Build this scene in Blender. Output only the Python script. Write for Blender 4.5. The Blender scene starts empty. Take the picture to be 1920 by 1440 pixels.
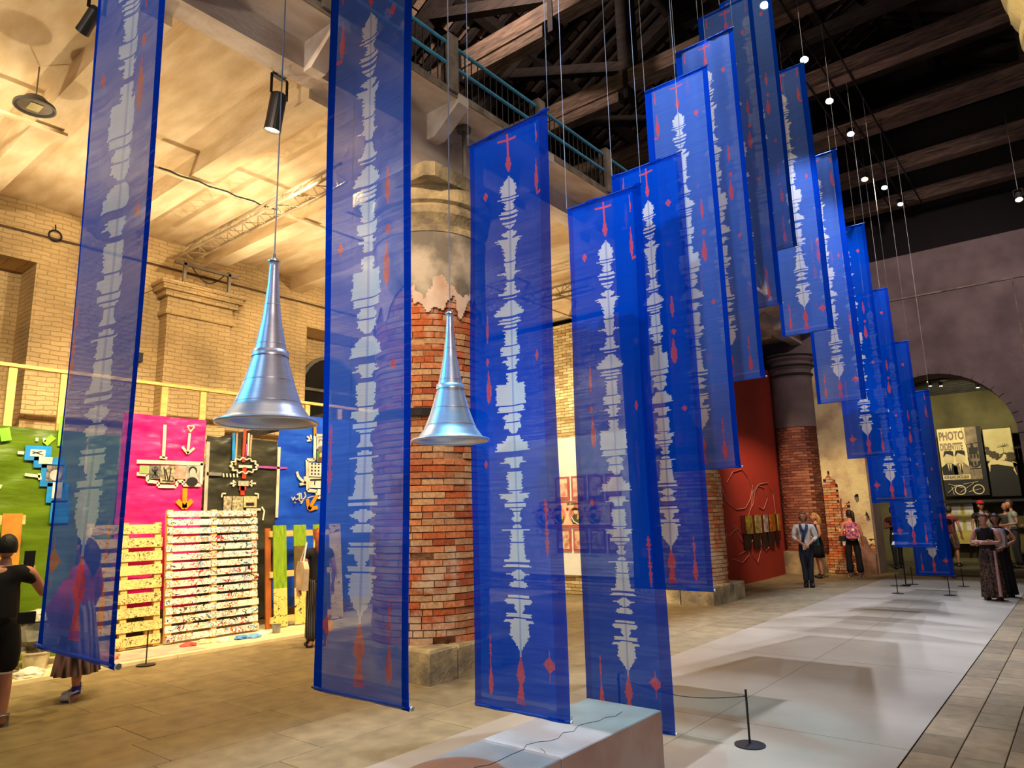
import bpy, bmesh, math, random
from mathutils import Vector, Matrix
random.seed(7)
S = bpy.context.scene
COL = S.collection
PI = math.pi
# ------------------------------------------------------------------ camera
cd = bpy.data.cameras.new('camera'); cam = bpy.data.objects.new('camera', cd); COL.objects.link(cam)
cd.sensor_width = 36; cd.lens = 1307.0 / 1920 * 36; cd.clip_start = .05; cd.clip_end = 200
cam.matrix_world = Matrix(((.77418, .13703, .61797, 0), (.63255, -.13107, -.76338, 0), (-.02361, .98187, -.18815, 1.75), (0, 0, 0, 1)))
S.camera = cam
# ------------------------------------------------------------------ world, exposure, lights
def lin(c):
    return tuple((x / 255 / 12.92 if x / 255 <= .04045 else ((x / 255 + .055) / 1.055) ** 2.4) for x in c[:3]) + (1,)
W = bpy.data.worlds.new('world'); S.world = W; W.use_nodes = True
W.node_tree.nodes['Background'].inputs[0].default_value = (.26, .30, .50, 1)
W.node_tree.nodes['Background'].inputs[1].default_value = .16
S.view_settings.view_transform = 'Standard'; S.view_settings.look = 'None'
S.view_settings.exposure = 0.55; S.view_settings.gamma = 1
S.cycles.transparent_max_bounces = 32
def aim(o, to):
    d = Vector(to) - Vector(o.location)
    o.rotation_euler = d.to_track_quat('-Z', 'Y').to_euler()
def spot(loc, to, power, color, angle=60, blend=.5, radius=.05):
    l = bpy.data.lights.new('spot_light', 'SPOT'); l.energy = power; l.color = color[:3]
    l.spot_size = math.radians(angle); l.spot_blend = blend; l.shadow_soft_size = radius
    o = bpy.data.objects.new('spot_light', l); COL.objects.link(o); o.location = loc; aim(o, to); return o
def area(loc, to, power, color, sx, sy):
    l = bpy.data.lights.new('area_light', 'AREA'); l.energy = power; l.color = color[:3]
    l.shape = 'RECTANGLE'; l.size = sx; l.size_y = sy
    o = bpy.data.objects.new('area_light', l); COL.objects.link(o); o.location = loc; aim(o, to); return o
WARM = (1, .80, .48); COOL = (.60, .70, 1); CYAN = (.05, .55, 1)
NAVE_LAMPS = [(5.6, .4), (7.6, .4), (9.8, 0), (11.8, 0), (13.32, 0), (14.88, 0), (16.4, .5), (17.98, 0), (20.03, 0)]
for y, dx in NAVE_LAMPS:
    spot((-2.8 + dx, y, 9.36), (-2.8, y - 2.6, 0), 2300 if y < 14 else 1500, COOL, 38, .5, .03)
# cyan spots over the plinth, then added unseen fills on plinth, horns and banners
spot((-2.8, 2.86, 9.3), (-2.8, 2.80, .4), 2300, CYAN, 13, .4, .05)
spot((-2.8, 4.06, 9.3), (-2.8, 4.02, .4), 2400, (.02, .62, 1), 12, .4, .05)
spot((-2.9, 6.6, 9.3), (-2.6, 5.9, 0), 900, (.1, .62, 1), 16, .6, .05)
spot((-2.6, -2.5, 6.0), (-2.8, 2.8, 2.0), 380, (.35, .62, 1), 50, .8, .25)
spot((2.4, 1.4, 3.4), (-2.6, 3.8, .2), 170, (1, .66, .60), 30, .7, .2)
spot((-1.2, 1.5, 8.6), (-3.0, 7.0, 3.0), 900, (.42, .62, 1), 50, .8, .1)
spot((-6.0, -1.2, 4.6), (-2.8, 2.4, 2.5), 420, (.04, .55, 1), 26, .6, .3)
spot((2.5, -.5, 4.4), (-2.8, 2.4, 2.5), 380, (1, .80, .76), 24, .6, .25)
# warm track spots along the girder onto the painted exhibits
for y in (2.2, 3.9, 5.6, 7.4):
    spot((-6.75, y, 6.35), (-11.2, y + .2, 1.6), 950, WARM, 70, .8, .08)
# added warm wash on the aisle ceiling and upper wall, from unseen spots
for y in (.6, 3.4, 6.2, 9.0, 11.6):
    spot((-10.6, y, 4.4), (-8.6, y + .3, 7), 165, (1, .82, .56), 168, .9, .05)
spot((-7.2, 10.4, 6.3), (-8.9, 13.6, 2.4), 1100, (1, .86, .60), 70, .6, .08)
for y in (1.0, 4.8, 8.6): spot((-7.2, y, 6.2), (-12.4, y + .8, 5.0), 420, (1, .82, .54), 95, .9, .08)
# stone floor of the aisle
for y in (1.5, 5.5, 9.5): spot((-7.3, y, 6.4), (-7.0, y + .5, 0), 420, (1, .78, .38), 110, .8, .1)
# spots high in the nave: red wall, arch wall, near columns
spot((-4.9, 15.2, 8.6), (-6.9, 18.9, 3.2), 1500, (1, .72, .50), 44, .9, .08)
spot((-3.9, 12.6, 8.6), (-5.3, 17.5, 1.0), 900, (1, .86, .70), 20, .8, .08)
spot((-2.0, 13.5, 8.8), (-5.3, 21.3, 1.6), 2400, (1, .78, .42), 20, .8, .08)
spot((-3.4, .5, 8.2), (-6.3, 6.2, 3.2), 1500, (1, .74, .52), 46, .7, .08)
spot((-5.2, -1.5, 5.5), (-6.6, 6.2, 5.0), 300, (1, .85, .72), 60, .7, .08)
area((-2.6, 7.0, 9.2), (-2.6, 7.2, 0), 150, (1, .86, .66), 3.5, 16)  # added dim fill over the nave, an unseen source
spot((-.2, 13.6, 9.2), (-2.2, 21.4, 6.2), 900, (1, .82, .80), 70, .9, .2)
spot((-6.2, 6.6, 10.9), (-8.2, 12.5, 12.2), 520, (1, .80, .70), 130, .9, .1)  # this and the next two: unseen fills added to lift the roof
spot((-6.4, 4.0, 8.2), (-6.6, 10.5, 10.2), 160, (1, .76, .45), 60, .9, .1)
spot((-2.8, 13.0, 7.6), (-1.5, 18, 12), 45, (1, .72, .72), 140, .9, .1)
spot((-2.9, 22.6, 4.7), (-2.6, 26, 3.0), 420, (1, .88, .58), 110, .8, .1)
spot((-1.4, 3.0, 4.2), (.3, 6.0, 5.2), 420, (1, .85, .45), 60, .8, .1)

# ------------------------------------------------------------------ materials
MATS = {}
def nt(m):
    m.use_nodes = True; t = m.node_tree
    return t, t.nodes, t.links
def mat(name, c, rough=.7, metal=0, c2=None, scale=4, detail=6, bump=0, bscale=None, stretch=(1, 1, 1), emit=0, lo=.35, hi=.65, trans=0):
    if name in MATS: return MATS[name]
    m = bpy.data.materials.new(name); t, N, L = nt(m)
    p = N['Principled BSDF']; p.inputs['Base Color'].default_value = lin(c)
    p.inputs['Roughness'].default_value = rough; p.inputs['Metallic'].default_value = metal
    tc = N.new('ShaderNodeTexCoord'); mp = N.new('ShaderNodeMapping'); mp.inputs['Scale'].default_value = stretch
    L.new(tc.outputs['Object'], mp.inputs[0])
    if c2 is None: c2 = tuple(x * .8 for x in c)
    n = N.new('ShaderNodeTexNoise'); n.inputs['Scale'].default_value = scale; n.inputs['Detail'].default_value = detail
    L.new(mp.outputs[0], n.inputs['Vector'])
    r = N.new('ShaderNodeValToRGB'); r.color_ramp.elements[0].position = lo; r.color_ramp.elements[1].position = hi
    r.color_ramp.elements[0].color = lin(c); r.color_ramp.elements[1].color = lin(c2)
    L.new(n.outputs['Fac'], r.inputs[0]); L.new(r.outputs[0], p.inputs['Base Color'])
    if bump:
        b = N.new('ShaderNodeBump'); b.inputs['Strength'].default_value = bump; b.inputs['Distance'].default_value = .02
        n2 = N.new('ShaderNodeTexNoise'); n2.inputs['Scale'].default_value = bscale or scale * 4; n2.inputs['Detail'].default_value = 5
        L.new(mp.outputs[0], n2.inputs['Vector']); L.new(n2.outputs['Fac'], b.inputs['Height']); L.new(b.outputs[0], p.inputs['Normal'])
    if emit:
        p.inputs['Emission Color'].default_value = lin(c); p.inputs['Emission Strength'].default_value = emit
    if trans: p.inputs['Transmission Weight'].default_value = trans
    MATS[name] = m
    return m
def mat_cloth(name, c1, c2, o1, o2, hem, hem_open, tint):
    """woven ikat cloth: open weave lets some light straight through; motif colours live in a face attribute"""
    m = bpy.data.materials.new(name); t, N, L = nt(m); N.clear()
    out = N.new('ShaderNodeOutputMaterial')
    a = N.new('ShaderNodeAttribute'); a.attribute_name = 'dye'
    sep = N.new('ShaderNodeSeparateColor'); L.new(a.outputs['Color'], sep.inputs[0])
    tc = N.new('ShaderNodeTexCoord'); mp = N.new('ShaderNodeMapping'); mp.inputs['Scale'].default_value = (.9, 1, 46)
    L.new(tc.outputs['Object'], mp.inputs[0])
    n = N.new('ShaderNodeTexNoise'); n.inputs['Scale'].default_value = 2.2; n.inputs['Detail'].default_value = 3; L.new(mp.outputs[0], n.inputs[0])
    blue = N.new('ShaderNodeMix'); blue.data_type = 'RGBA'; L.new(n.outputs['Fac'], blue.inputs['Factor'])
    blue.inputs['A'].default_value = lin(c1); blue.inputs['B'].default_value = lin(c2)
    def over(prev, fac, c):
        q = N.new('ShaderNodeMix'); q.data_type = 'RGBA'; L.new(fac, q.inputs['Factor']); L.new(prev, q.inputs['A']); q.inputs['B'].default_value = lin(c); return q.outputs['Result']
    c = over(blue.outputs['Result'], sep.outputs[0], (236, 232, 222)); c = over(c, sep.outputs[1], (246, 92, 80)); c = over(c, sep.outputs[2], hem)
    d = N.new('ShaderNodeBsdfDiffuse'); L.new(c, d.inputs[0])
    tr = N.new('ShaderNodeBsdfTranslucent'); L.new(c, tr.inputs[0])
    mx = N.new('ShaderNodeMixShader'); mx.inputs[0].default_value = .45; L.new(d.outputs[0], mx.inputs[1]); L.new(tr.outputs[0], mx.inputs[2])
    tp = N.new('ShaderNodeBsdfTransparent'); tp.inputs[0].default_value = tint
    op = N.new('ShaderNodeMapRange'); L.new(n.outputs['Fac'], op.inputs[0]); op.inputs['From Min'].default_value = .3; op.inputs['From Max'].default_value = .7
    op.inputs['To Min'].default_value = o1; op.inputs['To Max'].default_value = o2
    sub = N.new('ShaderNodeMath'); sub.operation = 'MULTIPLY_ADD'; L.new(sep.outputs[2], sub.inputs[0]); sub.inputs[1].default_value = hem_open; L.new(op.outputs[0], sub.inputs[2]); sub.use_clamp = True
    fin = N.new('ShaderNodeMixShader'); L.new(sub.outputs[0], fin.inputs[0]); L.new(mx.outputs[0], fin.inputs[1]); L.new(tp.outputs[0], fin.inputs[2])
    L.new(fin.outputs[0], out.inputs[0])
    return m
def mat_vary(name, cols, rough=.85, bump=.5, bscale=40, patch=None):
    """pieces cut from one stuff but each a little different: colour picked per object or per mesh island"""
    m = bpy.data.materials.new(name); t, N, L = nt(m); p = N['Principled BSDF']; p.inputs['Roughness'].default_value = rough
    g = N.new('ShaderNodeNewGeometry'); oi = N.new('ShaderNodeObjectInfo')
    ad = N.new('ShaderNodeMath'); ad.operation = 'ADD'; L.new(g.outputs['Random Per Island'], ad.inputs[0]); L.new(oi.outputs['Random'], ad.inputs[1])
    fr = N.new('ShaderNodeMath'); fr.operation = 'FRACT'; L.new(ad.outputs[0], fr.inputs[0])
    r = N.new('ShaderNodeValToRGB'); cr = r.color_ramp; cr.interpolation = 'CONSTANT'
    while len(cr.elements) < len(cols): cr.elements.new(.5)
    for i, c in enumerate(cols): cr.elements[i].position = i / len(cols); cr.elements[i].color = lin(c)
    L.new(fr.outputs[0], r.inputs[0])
    tc = N.new('ShaderNodeTexCoord')
    n = N.new('ShaderNodeTexNoise'); n.inputs['Scale'].default_value = bscale; n.inputs['Detail'].default_value = 6; L.new(g.outputs['Position'], n.inputs[0])
    mr = N.new('ShaderNodeMapRange'); L.new(n.outputs['Fac'], mr.inputs[0]); mr.inputs['From Min'].default_value = .3; mr.inputs['From Max'].default_value = .7; mr.inputs['To Min'].default_value = .68; mr.inputs['To Max'].default_value = 1.15
    mu = N.new('ShaderNodeMix'); mu.data_type = 'RGBA'; mu.blend_type = 'MULTIPLY'; mu.inputs['Factor'].default_value = 1; L.new(r.outputs[0], mu.inputs['A']); L.new(mr.outputs[0], mu.inputs['B'])
    res = mu.outputs['Result']
    if patch:   # lime bloom and old plaster smears over the bricks
        pn = N.new('ShaderNodeTexNoise'); pn.inputs['Scale'].default_value = 1.5; pn.inputs['Detail'].default_value = 10; pn.inputs['Roughness'].default_value = .68; L.new(g.outputs['Position'], pn.inputs[0])
        pr = N.new('ShaderNodeMapRange'); L.new(pn.outputs['Fac'], pr.inputs[0]); pr.inputs['From Min'].default_value = .52; pr.inputs['From Max'].default_value = .62; pr.inputs['To Max'].default_value = .8
        pm = N.new('ShaderNodeMix'); pm.data_type = 'RGBA'; L.new(pr.outputs[0], pm.inputs['Factor']); L.new(res, pm.inputs['A']); pm.inputs['B'].default_value = lin(patch); res = pm.outputs['Result']
    L.new(res, p.inputs['Base Color'])
    b = N.new('ShaderNodeBump'); b.inputs['Strength'].default_value = bump; b.inputs['Distance'].default_value = .01; L.new(n.outputs['Fac'], b.inputs['Height']); L.new(b.outputs[0], p.inputs['Normal'])
    return m
CLOTHS = [mat_cloth('ikat_cloth', (46, 86, 174), (106, 138, 204), .16, .28, (6, 58, 168), -.24, (.80, .90, 1, 1)), mat_cloth('deep_and_dimmed_ikat_cloth', (0, 62, 178), (12, 92, 204), .05, .14, (0, 58, 172), 0, (.62, .80, 1, 1))]  # second is a deeper blue; on the farthest banners it paints in their dimness
BRICKM = mat_vary('fired_brick', [(196, 98, 48), (206, 122, 70), (196, 150, 104), (166, 80, 44), (208, 162, 112), (180, 108, 64), (212, 134, 80), (190, 140, 92)], .9, .9, 26, (206, 184, 152))
PALEBRICK = mat_vary('pale_brick', [(214, 190, 130), (196, 168, 108), (226, 206, 152), (180, 150, 96), (205, 184, 128)], .9, .5, 30)
STONEM = mat_vary('paving_stone', [(134, 116, 78), (138, 120, 82), (130, 112, 76), (142, 124, 86), (134, 118, 82)], .60, .25, 5)
STONE2 = mat_vary('worn_paving', [(122, 100, 62), (132, 108, 68), (114, 92, 56), (140, 116, 76), (124, 104, 64)], .62, .4, 8)
MORTAR = mat('lime_mortar', (184, 142, 100), .95, 0, (140, 98, 66), 6, 8, .5)
PLASTER = mat('old_plaster', (198, 184, 160), .9, 0, (120, 112, 98), 2.2, 10, .5, 14, lo=.40, hi=.62)
ISTRIA = mat('white_stone', (200, 178, 128), .85, 0, (120, 108, 84), 3, 10, .7, 20)
CONC = mat('painted_concrete', (232, 212, 174), .85, 0, (208, 182, 138), 1.6, 8, .35, 12, (1, 3, 3))
GIRD = mat('whitewashed_concrete', (224, 212, 196), .85, 0, (186, 166, 146), 1.4, 8, .4, 10, (2, 1, 2))
GREYC = mat('grey_concrete', (150, 134, 116), .9, 0, (104, 92, 80), 5, 8, .5)
ENDW = mat('mauve_grey_plaster', (128, 110, 108), .92, 0, (96, 82, 80), 1.1, 10, .8, 16)
DARKW = mat('dark_wood', (58, 44, 36), .8, 0, (28, 22, 18), 3, 8, .6, 20, (1, 8, 8))
BEAMW = mat('old_beam_wood', (118, 94, 76), .8, 0, (66, 52, 44), 3, 8, .6, 20, (1, 8, 8))
TILE = mat_vary('roof_tile', [(150, 122, 98), (110, 84, 66), (166, 138, 110), (92, 66, 54)], .9, .3, 30)
MATM = mat('pale_grey_vinyl', (156, 143, 120), .45, 0, (146, 133, 110), 1.5, 6, .05)
BLUEP = mat('turquoise_paint', (70, 160, 190), .45, 0, (60, 140, 175), 6)
IRON = mat('black_iron', (28, 24, 24), .5, .6, (44, 38, 36), 9)
BLACK = mat('black_plastic', (18, 18, 20), .5)
ALU = mat('aluminium', (236, 236, 240), .36, .72, (220, 222, 226), 14, 2, 0, stretch=(1, 1, 30))
STEEL = mat('grey_steel', (150, 142, 130), .5, .7)
TRUSSM = mat('truss_aluminium', (190, 172, 138), .5, .5)
CORD = mat('white_cord', (225, 225, 225), .6)
PINE = mat('raw_pine', (236, 200, 120), .7, 0, (214, 170, 92), 4, 6, .1, 20, (6, 1, 6))
RED = mat('red_wall_paint', (176, 50, 28), .75, 0, (166, 46, 26), 2)
WHITEP = mat('white_panel_paint', (246, 244, 232), .8, 0, (240, 236, 220), 2)
CHALK = mat('chalk_line', (240, 170, 150), .9)
PLINTH = mat('cracked_plinth_paint', (188, 160, 148), .7, 0, (168, 130, 114), 2.2, 8, .12)
SKIN = mat('skin', (214, 152, 118), .6, 0, (200, 138, 106), 6)
LENS = mat('lamp_lens', (225, 236, 255), .3, emit=40)
LENSW = mat('warm_lamp_lens', (255, 226, 160), .3, emit=14)
def mat_courses(name, c, c2, mortar, bw=.26, bh=.075, bump=.8, swz='YZ'):
    """weathered wall whose brick courses show as low relief under old limewash"""
    m = bpy.data.materials.new(name); t, N, L = nt(m); p = N['Principled BSDF']; p.inputs['Roughness'].default_value = .92
    g = N.new('ShaderNodeNewGeometry'); sp = N.new('ShaderNodeSeparateXYZ'); L.new(g.outputs['Position'], sp.inputs[0]); cb = N.new('ShaderNodeCombineXYZ'); L.new(sp.outputs[swz[0]], cb.inputs[0]); L.new(sp.outputs[swz[1]], cb.inputs[1])
    w = N.new('ShaderNodeTexNoise'); w.inputs['Scale'].default_value = 3; w.inputs['Detail'].default_value = 4; L.new(g.outputs['Position'], w.inputs[0])
    ws = N.new('ShaderNodeVectorMath'); ws.operation = 'MULTIPLY_ADD'; L.new(w.outputs['Color'], ws.inputs[0]); ws.inputs[1].default_value = (.10, .09, 0); L.new(cb.outputs[0], ws.inputs[2])
    b = N.new('ShaderNodeTexBrick'); L.new(ws.outputs[0], b.inputs[0]); b.inputs['Scale'].default_value = 1; b.inputs['Brick Width'].default_value = bw; b.inputs['Row Height'].default_value = bh; b.inputs['Mortar Size'].default_value = .009; b.inputs['Mortar Smooth'].default_value = .7; b.inputs['Color1'].default_value = lin(c); b.inputs['Color2'].default_value = lin(c2); b.inputs['Mortar'].default_value = lin(mortar)
    n = N.new('ShaderNodeTexNoise'); n.inputs['Scale'].default_value = .9; n.inputs['Detail'].default_value = 9; L.new(g.outputs['Position'], n.inputs[0])
    r = N.new('ShaderNodeMapRange'); L.new(n.outputs['Fac'], r.inputs[0]); r.inputs['From Min'].default_value = .35; r.inputs['From Max'].default_value = .65; r.inputs['To Min'].default_value = .72; r.inputs['To Max'].default_value = 1.18
    mu = N.new('ShaderNodeMix'); mu.data_type = 'RGBA'; mu.blend_type = 'MULTIPLY'; mu.inputs['Factor'].default_value = 1; L.new(b.outputs['Color'], mu.inputs['A']); L.new(r.outputs[0], mu.inputs['B']); L.new(mu.outputs['Result'], p.inputs['Base Color'])
    n2 = N.new('ShaderNodeTexNoise'); n2.inputs['Scale'].default_value = 18; n2.inputs['Detail'].default_value = 6; L.new(g.outputs['Position'], n2.inputs[0])
    h = N.new('ShaderNodeMath'); h.operation = 'MULTIPLY_ADD'; L.new(b.outputs['Fac'], h.inputs[0]); h.inputs[1].default_value = -.6; L.new(n2.outputs['Fac'], h.inputs[2])
    bm_ = N.new('ShaderNodeBump'); bm_.inputs['Strength'].default_value = bump; bm_.inputs['Distance'].default_value = .02; L.new(h.outputs[0], bm_.inputs['Height']); L.new(bm_.outputs[0], p.inputs['Normal'])
    return m
WALLB = mat_courses('limewashed_brick_wall', (206, 178, 128), (196, 166, 116), (178, 148, 102))
# ------------------------------------------------------------------ mesh helpers
class MB:
    def __init__(s): s.v = []; s.f = []; s.mi = []; s.cur = 0
    def add(s, v, f):
        b = len(s.v); s.v += [tuple(p) for p in v]; s.f += [tuple(i + b for i in q) for q in f]; s.mi += [s.cur] * len(f); return s
    def box(s, x0, y0, z0, x1, y1, z1, M=None):
        v = [Vector((x, y, z)) for z in (z0, z1) for y in (y0, y1) for x in (x0, x1)]
        if M is not None: v = [M @ p for p in v]
        return s.add(v, [(0, 2, 3, 1), (4, 5, 7, 6), (0, 1, 5, 4), (2, 6, 7, 3), (0, 4, 6, 2), (1, 3, 7, 5)])
    def bar(s, a, b, w, h=None, up=(0, 0, 1)):
        a = Vector(a); b = Vector(b); h = h or w; d = b - a; ln = d.length; d.normalize()
        u = Vector(up); sd = d.cross(u)
        if sd.length < 1e-4: sd = d.cross(Vector((1, 0, 0)))
        sd.normalize(); u = sd.cross(d)
        v = []
        for q in (a, b):
            for i, j in ((-1, -1), (1, -1), (1, 1), (-1, 1)): v.append(q + sd * (i * w / 2) + u * (j * h / 2))
        return s.add(v, [(3, 2, 1, 0), (4, 5, 6, 7), (0, 1, 5, 4), (1, 2, 6, 5), (2, 3, 7, 6), (3, 0, 4, 7)])
    def tube(s, pts, r, n=8, caps=True):
        pts = [Vector(p) for p in pts]; rr = r if isinstance(r, (list, tuple)) else [r] * len(pts)
        v = []; f = []; prev = None
        for i, p in enumerate(pts):
            d = (pts[min(i + 1, len(pts) - 1)] - pts[max(i - 1, 0)])
            if d.length < 1e-9: d = Vector((0, 0, 1))
            d.normalize()
            if prev is None:
                a = d.cross(Vector((0, 0, 1)));
                if a.length < 1e-3: a = d.cross(Vector((1, 0, 0)))
            else: a = prev - d * prev.dot(d)
            a.normalize(); prev = a; b = d.cross(a)
            for k in range(n):
                t = 2 * PI * k / n; v.append(p + (a * math.cos(t) + b * math.sin(t)) * rr[i])
        for i in range(len(pts) - 1):
            for k in range(n): f.append((i * n + k, i * n + (k + 1) % n, (i + 1) * n + (k + 1) % n, (i + 1) * n + k))
        if caps:
            f.append(tuple(range(n))[::-1]); f.append(tuple(range((len(pts) - 1) * n, len(pts) * n)))
        return s.add(v, f)
    def lathe(s, prof, c=(0, 0, 0), n=32, caps=True, a0=0, a1=2 * PI, sx=1, sy=1):
        full = abs(a1 - a0 - 2 * PI) < 1e-6; m = n if full else n + 1
        v = []; f = []
        for r, z in prof:
            for k in range(m):
                t = a0 + (a1 - a0) * k / n; v.append((c[0] + r * math.cos(t) * sx, c[1] + r * math.sin(t) * sy, c[2] + z))
        for i in range(len(prof) - 1):
            for k in range(n):
                k2 = (k + 1) % m; f.append((i * m + k, i * m + k2, (i + 1) * m + k2, (i + 1) * m + k))
        if caps and full:
            f.append(tuple(range(m))[::-1]); f.append(tuple(range((len(prof) - 1) * m, len(prof) * m)))
        return s.add(v, f)
    def prism(s, poly, M, th):
        """poly: 2D outline, extruded by th along the local z of M"""
        n = len(poly)
        v = [M @ Vector((x, y, 0)) for x, y in poly] + [M @ Vector((x, y, th)) for x, y in poly]
        f = [tuple(range(n))[::-1], tuple(range(n, 2 * n))] + [(i, (i + 1) % n, n + (i + 1) % n, n + i) for i in range(n)]
        return s.add(v, f)
    def build(s, name, m=None, parent=None, smooth=False, loc=None):
        me = bpy.data.meshes.new(name); me.from_pydata(s.v, [], s.f); me.update()
        for mm in (m if isinstance(m, (list, tuple)) else [m]):
            if mm: me.materials.append(mm)
        if isinstance(m, (list, tuple)):
            for p, i in zip(me.polygons, s.mi): p.material_index = i
        bm = bmesh.new(); bm.from_mesh(me); bmesh.ops.recalc_face_normals(bm, faces=bm.faces); bm.to_mesh(me); bm.free()
        if smooth: me.shade_smooth()
        o = bpy.data.objects.new(name, me); COL.objects.link(o); o.parent = parent
        if loc: o.location = loc
        return o
def smooth_angle(o, deg=40):
    o.data.shade_smooth()
    bm = bmesh.new(); bm.from_mesh(o.data)
    for e in bm.edges:
        if len(e.link_faces) == 2 and e.calc_face_angle(0) > math.radians(deg): e.smooth = False
    bm.to_mesh(o.data); bm.free(); return o
def tag(o, label=None, cat=None, group=None, kind=None):
    if label: o['label'] = label
    if cat: o['category'] = cat
    if group: o['group'] = group
    if kind: o['kind'] = kind
    return o
def thing(name, label, cat, loc=(0, 0, 0), rz=0, group=None):
    o = bpy.data.objects.new(name, None); COL.objects.link(o); o.location = loc; o.rotation_euler = (0, 0, rz); o.empty_display_size = .1
    return tag(o, label, cat, group)
def struct(name, mb, m, parent=None, smooth=False):
    o = mb.build(name, m, parent, smooth)
    if parent is None: o['kind'] = 'structure'
    return o
def dup(root, loc=None, label=None, rz=None, parent=None):
    r = root.copy(); COL.objects.link(r)
    if parent is not None: r.parent = parent
    if loc is not None: r.location = loc
    if rz is not None: r.rotation_euler = (0, 0, rz)
    if label: r['label'] = label
    for c in root.children: dup(c, parent=r)
    return r
# ================================================================== THE SETTING
ZC = 6.85           # aisle ceiling
XW = -12.4          # outer wall of the aisle
# ---- floor
fl = struct('floor', MB().box(-14, -3, -.3, 7, 34, -.03), mat('floor_joint', (104, 88, 60), .95))
def slab_mesh(w, l, ch=.006, h=.04):
    mb = MB(); mb.box(-w / 2 + ch, -l / 2 + ch, 0, w / 2 - ch, l / 2 - ch, .03)
    o = mb.build('paving_slab', STONEM); return o
def lay(x0, x1, y0, y1, w, l, m, jog, limit, gap=.004):
    """staggered courses of stone running along Y; the nearest pieces are single parts, the rest one joined part"""
    base = {}
    pcs = []
    nx = int(round((x1 - x0) / w)); w = (x1 - x0) / nx
    for i in range(nx):
        cx = x0 + w * (i + .5); y = y0 - random.uniform(0, l * jog)
        while y < y1:
            ln = l * random.choice((.8, 1, 1.15)); a = max(y, y0); b = min(y + ln, y1)
            if b - a > .05: pcs.append((cx, (a + b) / 2, w, b - a))
            y += ln
    pcs.sort(key=lambda p: math.hypot(p[0], p[1]))
    rest = MB()
    for k, (cx, cy, ww, ll) in enumerate(pcs):
        dz = random.uniform(-.0025, 0)
        if k < limit:
            key = (round(ww, 2), round(ll, 1))
            if key not in base:
                mb = MB(); g = gap
                mb.add([(-ww / 2 + g, -key[1] / 2 + g, -.028), (ww / 2 - g, -key[1] / 2 + g, -.028), (ww / 2 - g, key[1] / 2 - g, -.028), (-ww / 2 + g, key[1] / 2 - g, -.028),
                        (-ww / 2 + g, -key[1] / 2 + g, -.004), (ww / 2 - g, -key[1] / 2 + g, -.004), (ww / 2 - g, key[1] / 2 - g, -.004), (-ww / 2 + g, key[1] / 2 - g, -.004),
                        (-ww / 2 + 2 * g, -key[1] / 2 + 2 * g, 0), (ww / 2 - 2 * g, -key[1] / 2 + 2 * g, 0), (ww / 2 - 2 * g, key[1] / 2 - 2 * g, 0), (-ww / 2 + 2 * g, key[1] / 2 - 2 * g, 0)],
                       [(0, 1, 5, 4), (1, 2, 6, 5), (2, 3, 7, 6), (3, 0, 4, 7), (4, 5, 9, 8), (5, 6, 10, 9), (6, 7, 11, 10), (7, 4, 8, 11), (8, 9, 10, 11)])
                o = mb.build('paving_slab', m, fl); base[key] = o
            else:
                o = base[key].copy(); COL.objects.link(o)
            o.location = (cx, cy, dz); o.scale = (1, ll / key[1], 1)
        else:
            rest.box(cx - ww / 2 + gap, cy - ll / 2 + gap, -.028, cx + ww / 2 - gap, cy + ll / 2 - gap, dz)
    if rest.v: tag(rest.build('paving_slabs', m, fl), kind='stuff')
lay(-9.78, -4.28, -1, 22, .69, 1.25, STONEM, 1, 230, .002)
lay(-1.27, 1.6, -1, 22, .30, .46, STONE2, 1, 300, .003)
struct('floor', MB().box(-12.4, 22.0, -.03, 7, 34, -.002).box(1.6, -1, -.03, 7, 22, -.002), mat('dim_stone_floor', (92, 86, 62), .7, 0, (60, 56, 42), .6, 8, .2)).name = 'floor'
# pale vinyl runner under the banners, in sheets
mt = thing('floor_runner', 'long pale grey vinyl floor runner in flat sheets beneath the blue banners', 'floor mat', (-2.78, 9, .001))
k = 0
for j, (ya, yb) in enumerate([(-1, 3.1), (3.1, 6.1), (6.1, 9.1), (9.1, 12.1), (12.1, 15.1), (15.1, 18.1), (18.1, 21.2)]):
    for i in range(2):
        xa = -1.51 + i * 1.51
        x0 = -1.52 if i == 0 else .0; x1 = -.004 if i == 0 else 1.51
        MB().add([(x0, ya - 9 + .003, 0), (x1, ya - 9 + .003, 0), (x1, yb - 9 - .003, 0), (x0, yb - 9 - .003, 0), (x0, ya - 9 + .003, .006), (x1, ya - 9 + .003, .006), (x1, yb - 9 - .003, .006), (x0, yb - 9 - .003, .006)],
                 [(3, 2, 1, 0), (4, 5, 6, 7), (0, 1, 5, 4), (1, 2, 6, 5), (2, 3, 7, 6), (3, 0, 4, 7)]).build('vinyl_sheet', MATM, mt)
# low platform for the painted exhibits
pf = thing('exhibit_platform', 'low pale platform running under the pallets along the aisle wall', 'platform', (-11.0, 5, 0))
for j in range(6):
    MB().box(-.95, -4.6 + j * 2.2, 0, 1.22, -2.41 + j * 2.2, .045).build('platform_board', mat('platform_paint', (232, 214, 170), .7, 0, (214, 196, 150), 3), pf)
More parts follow.
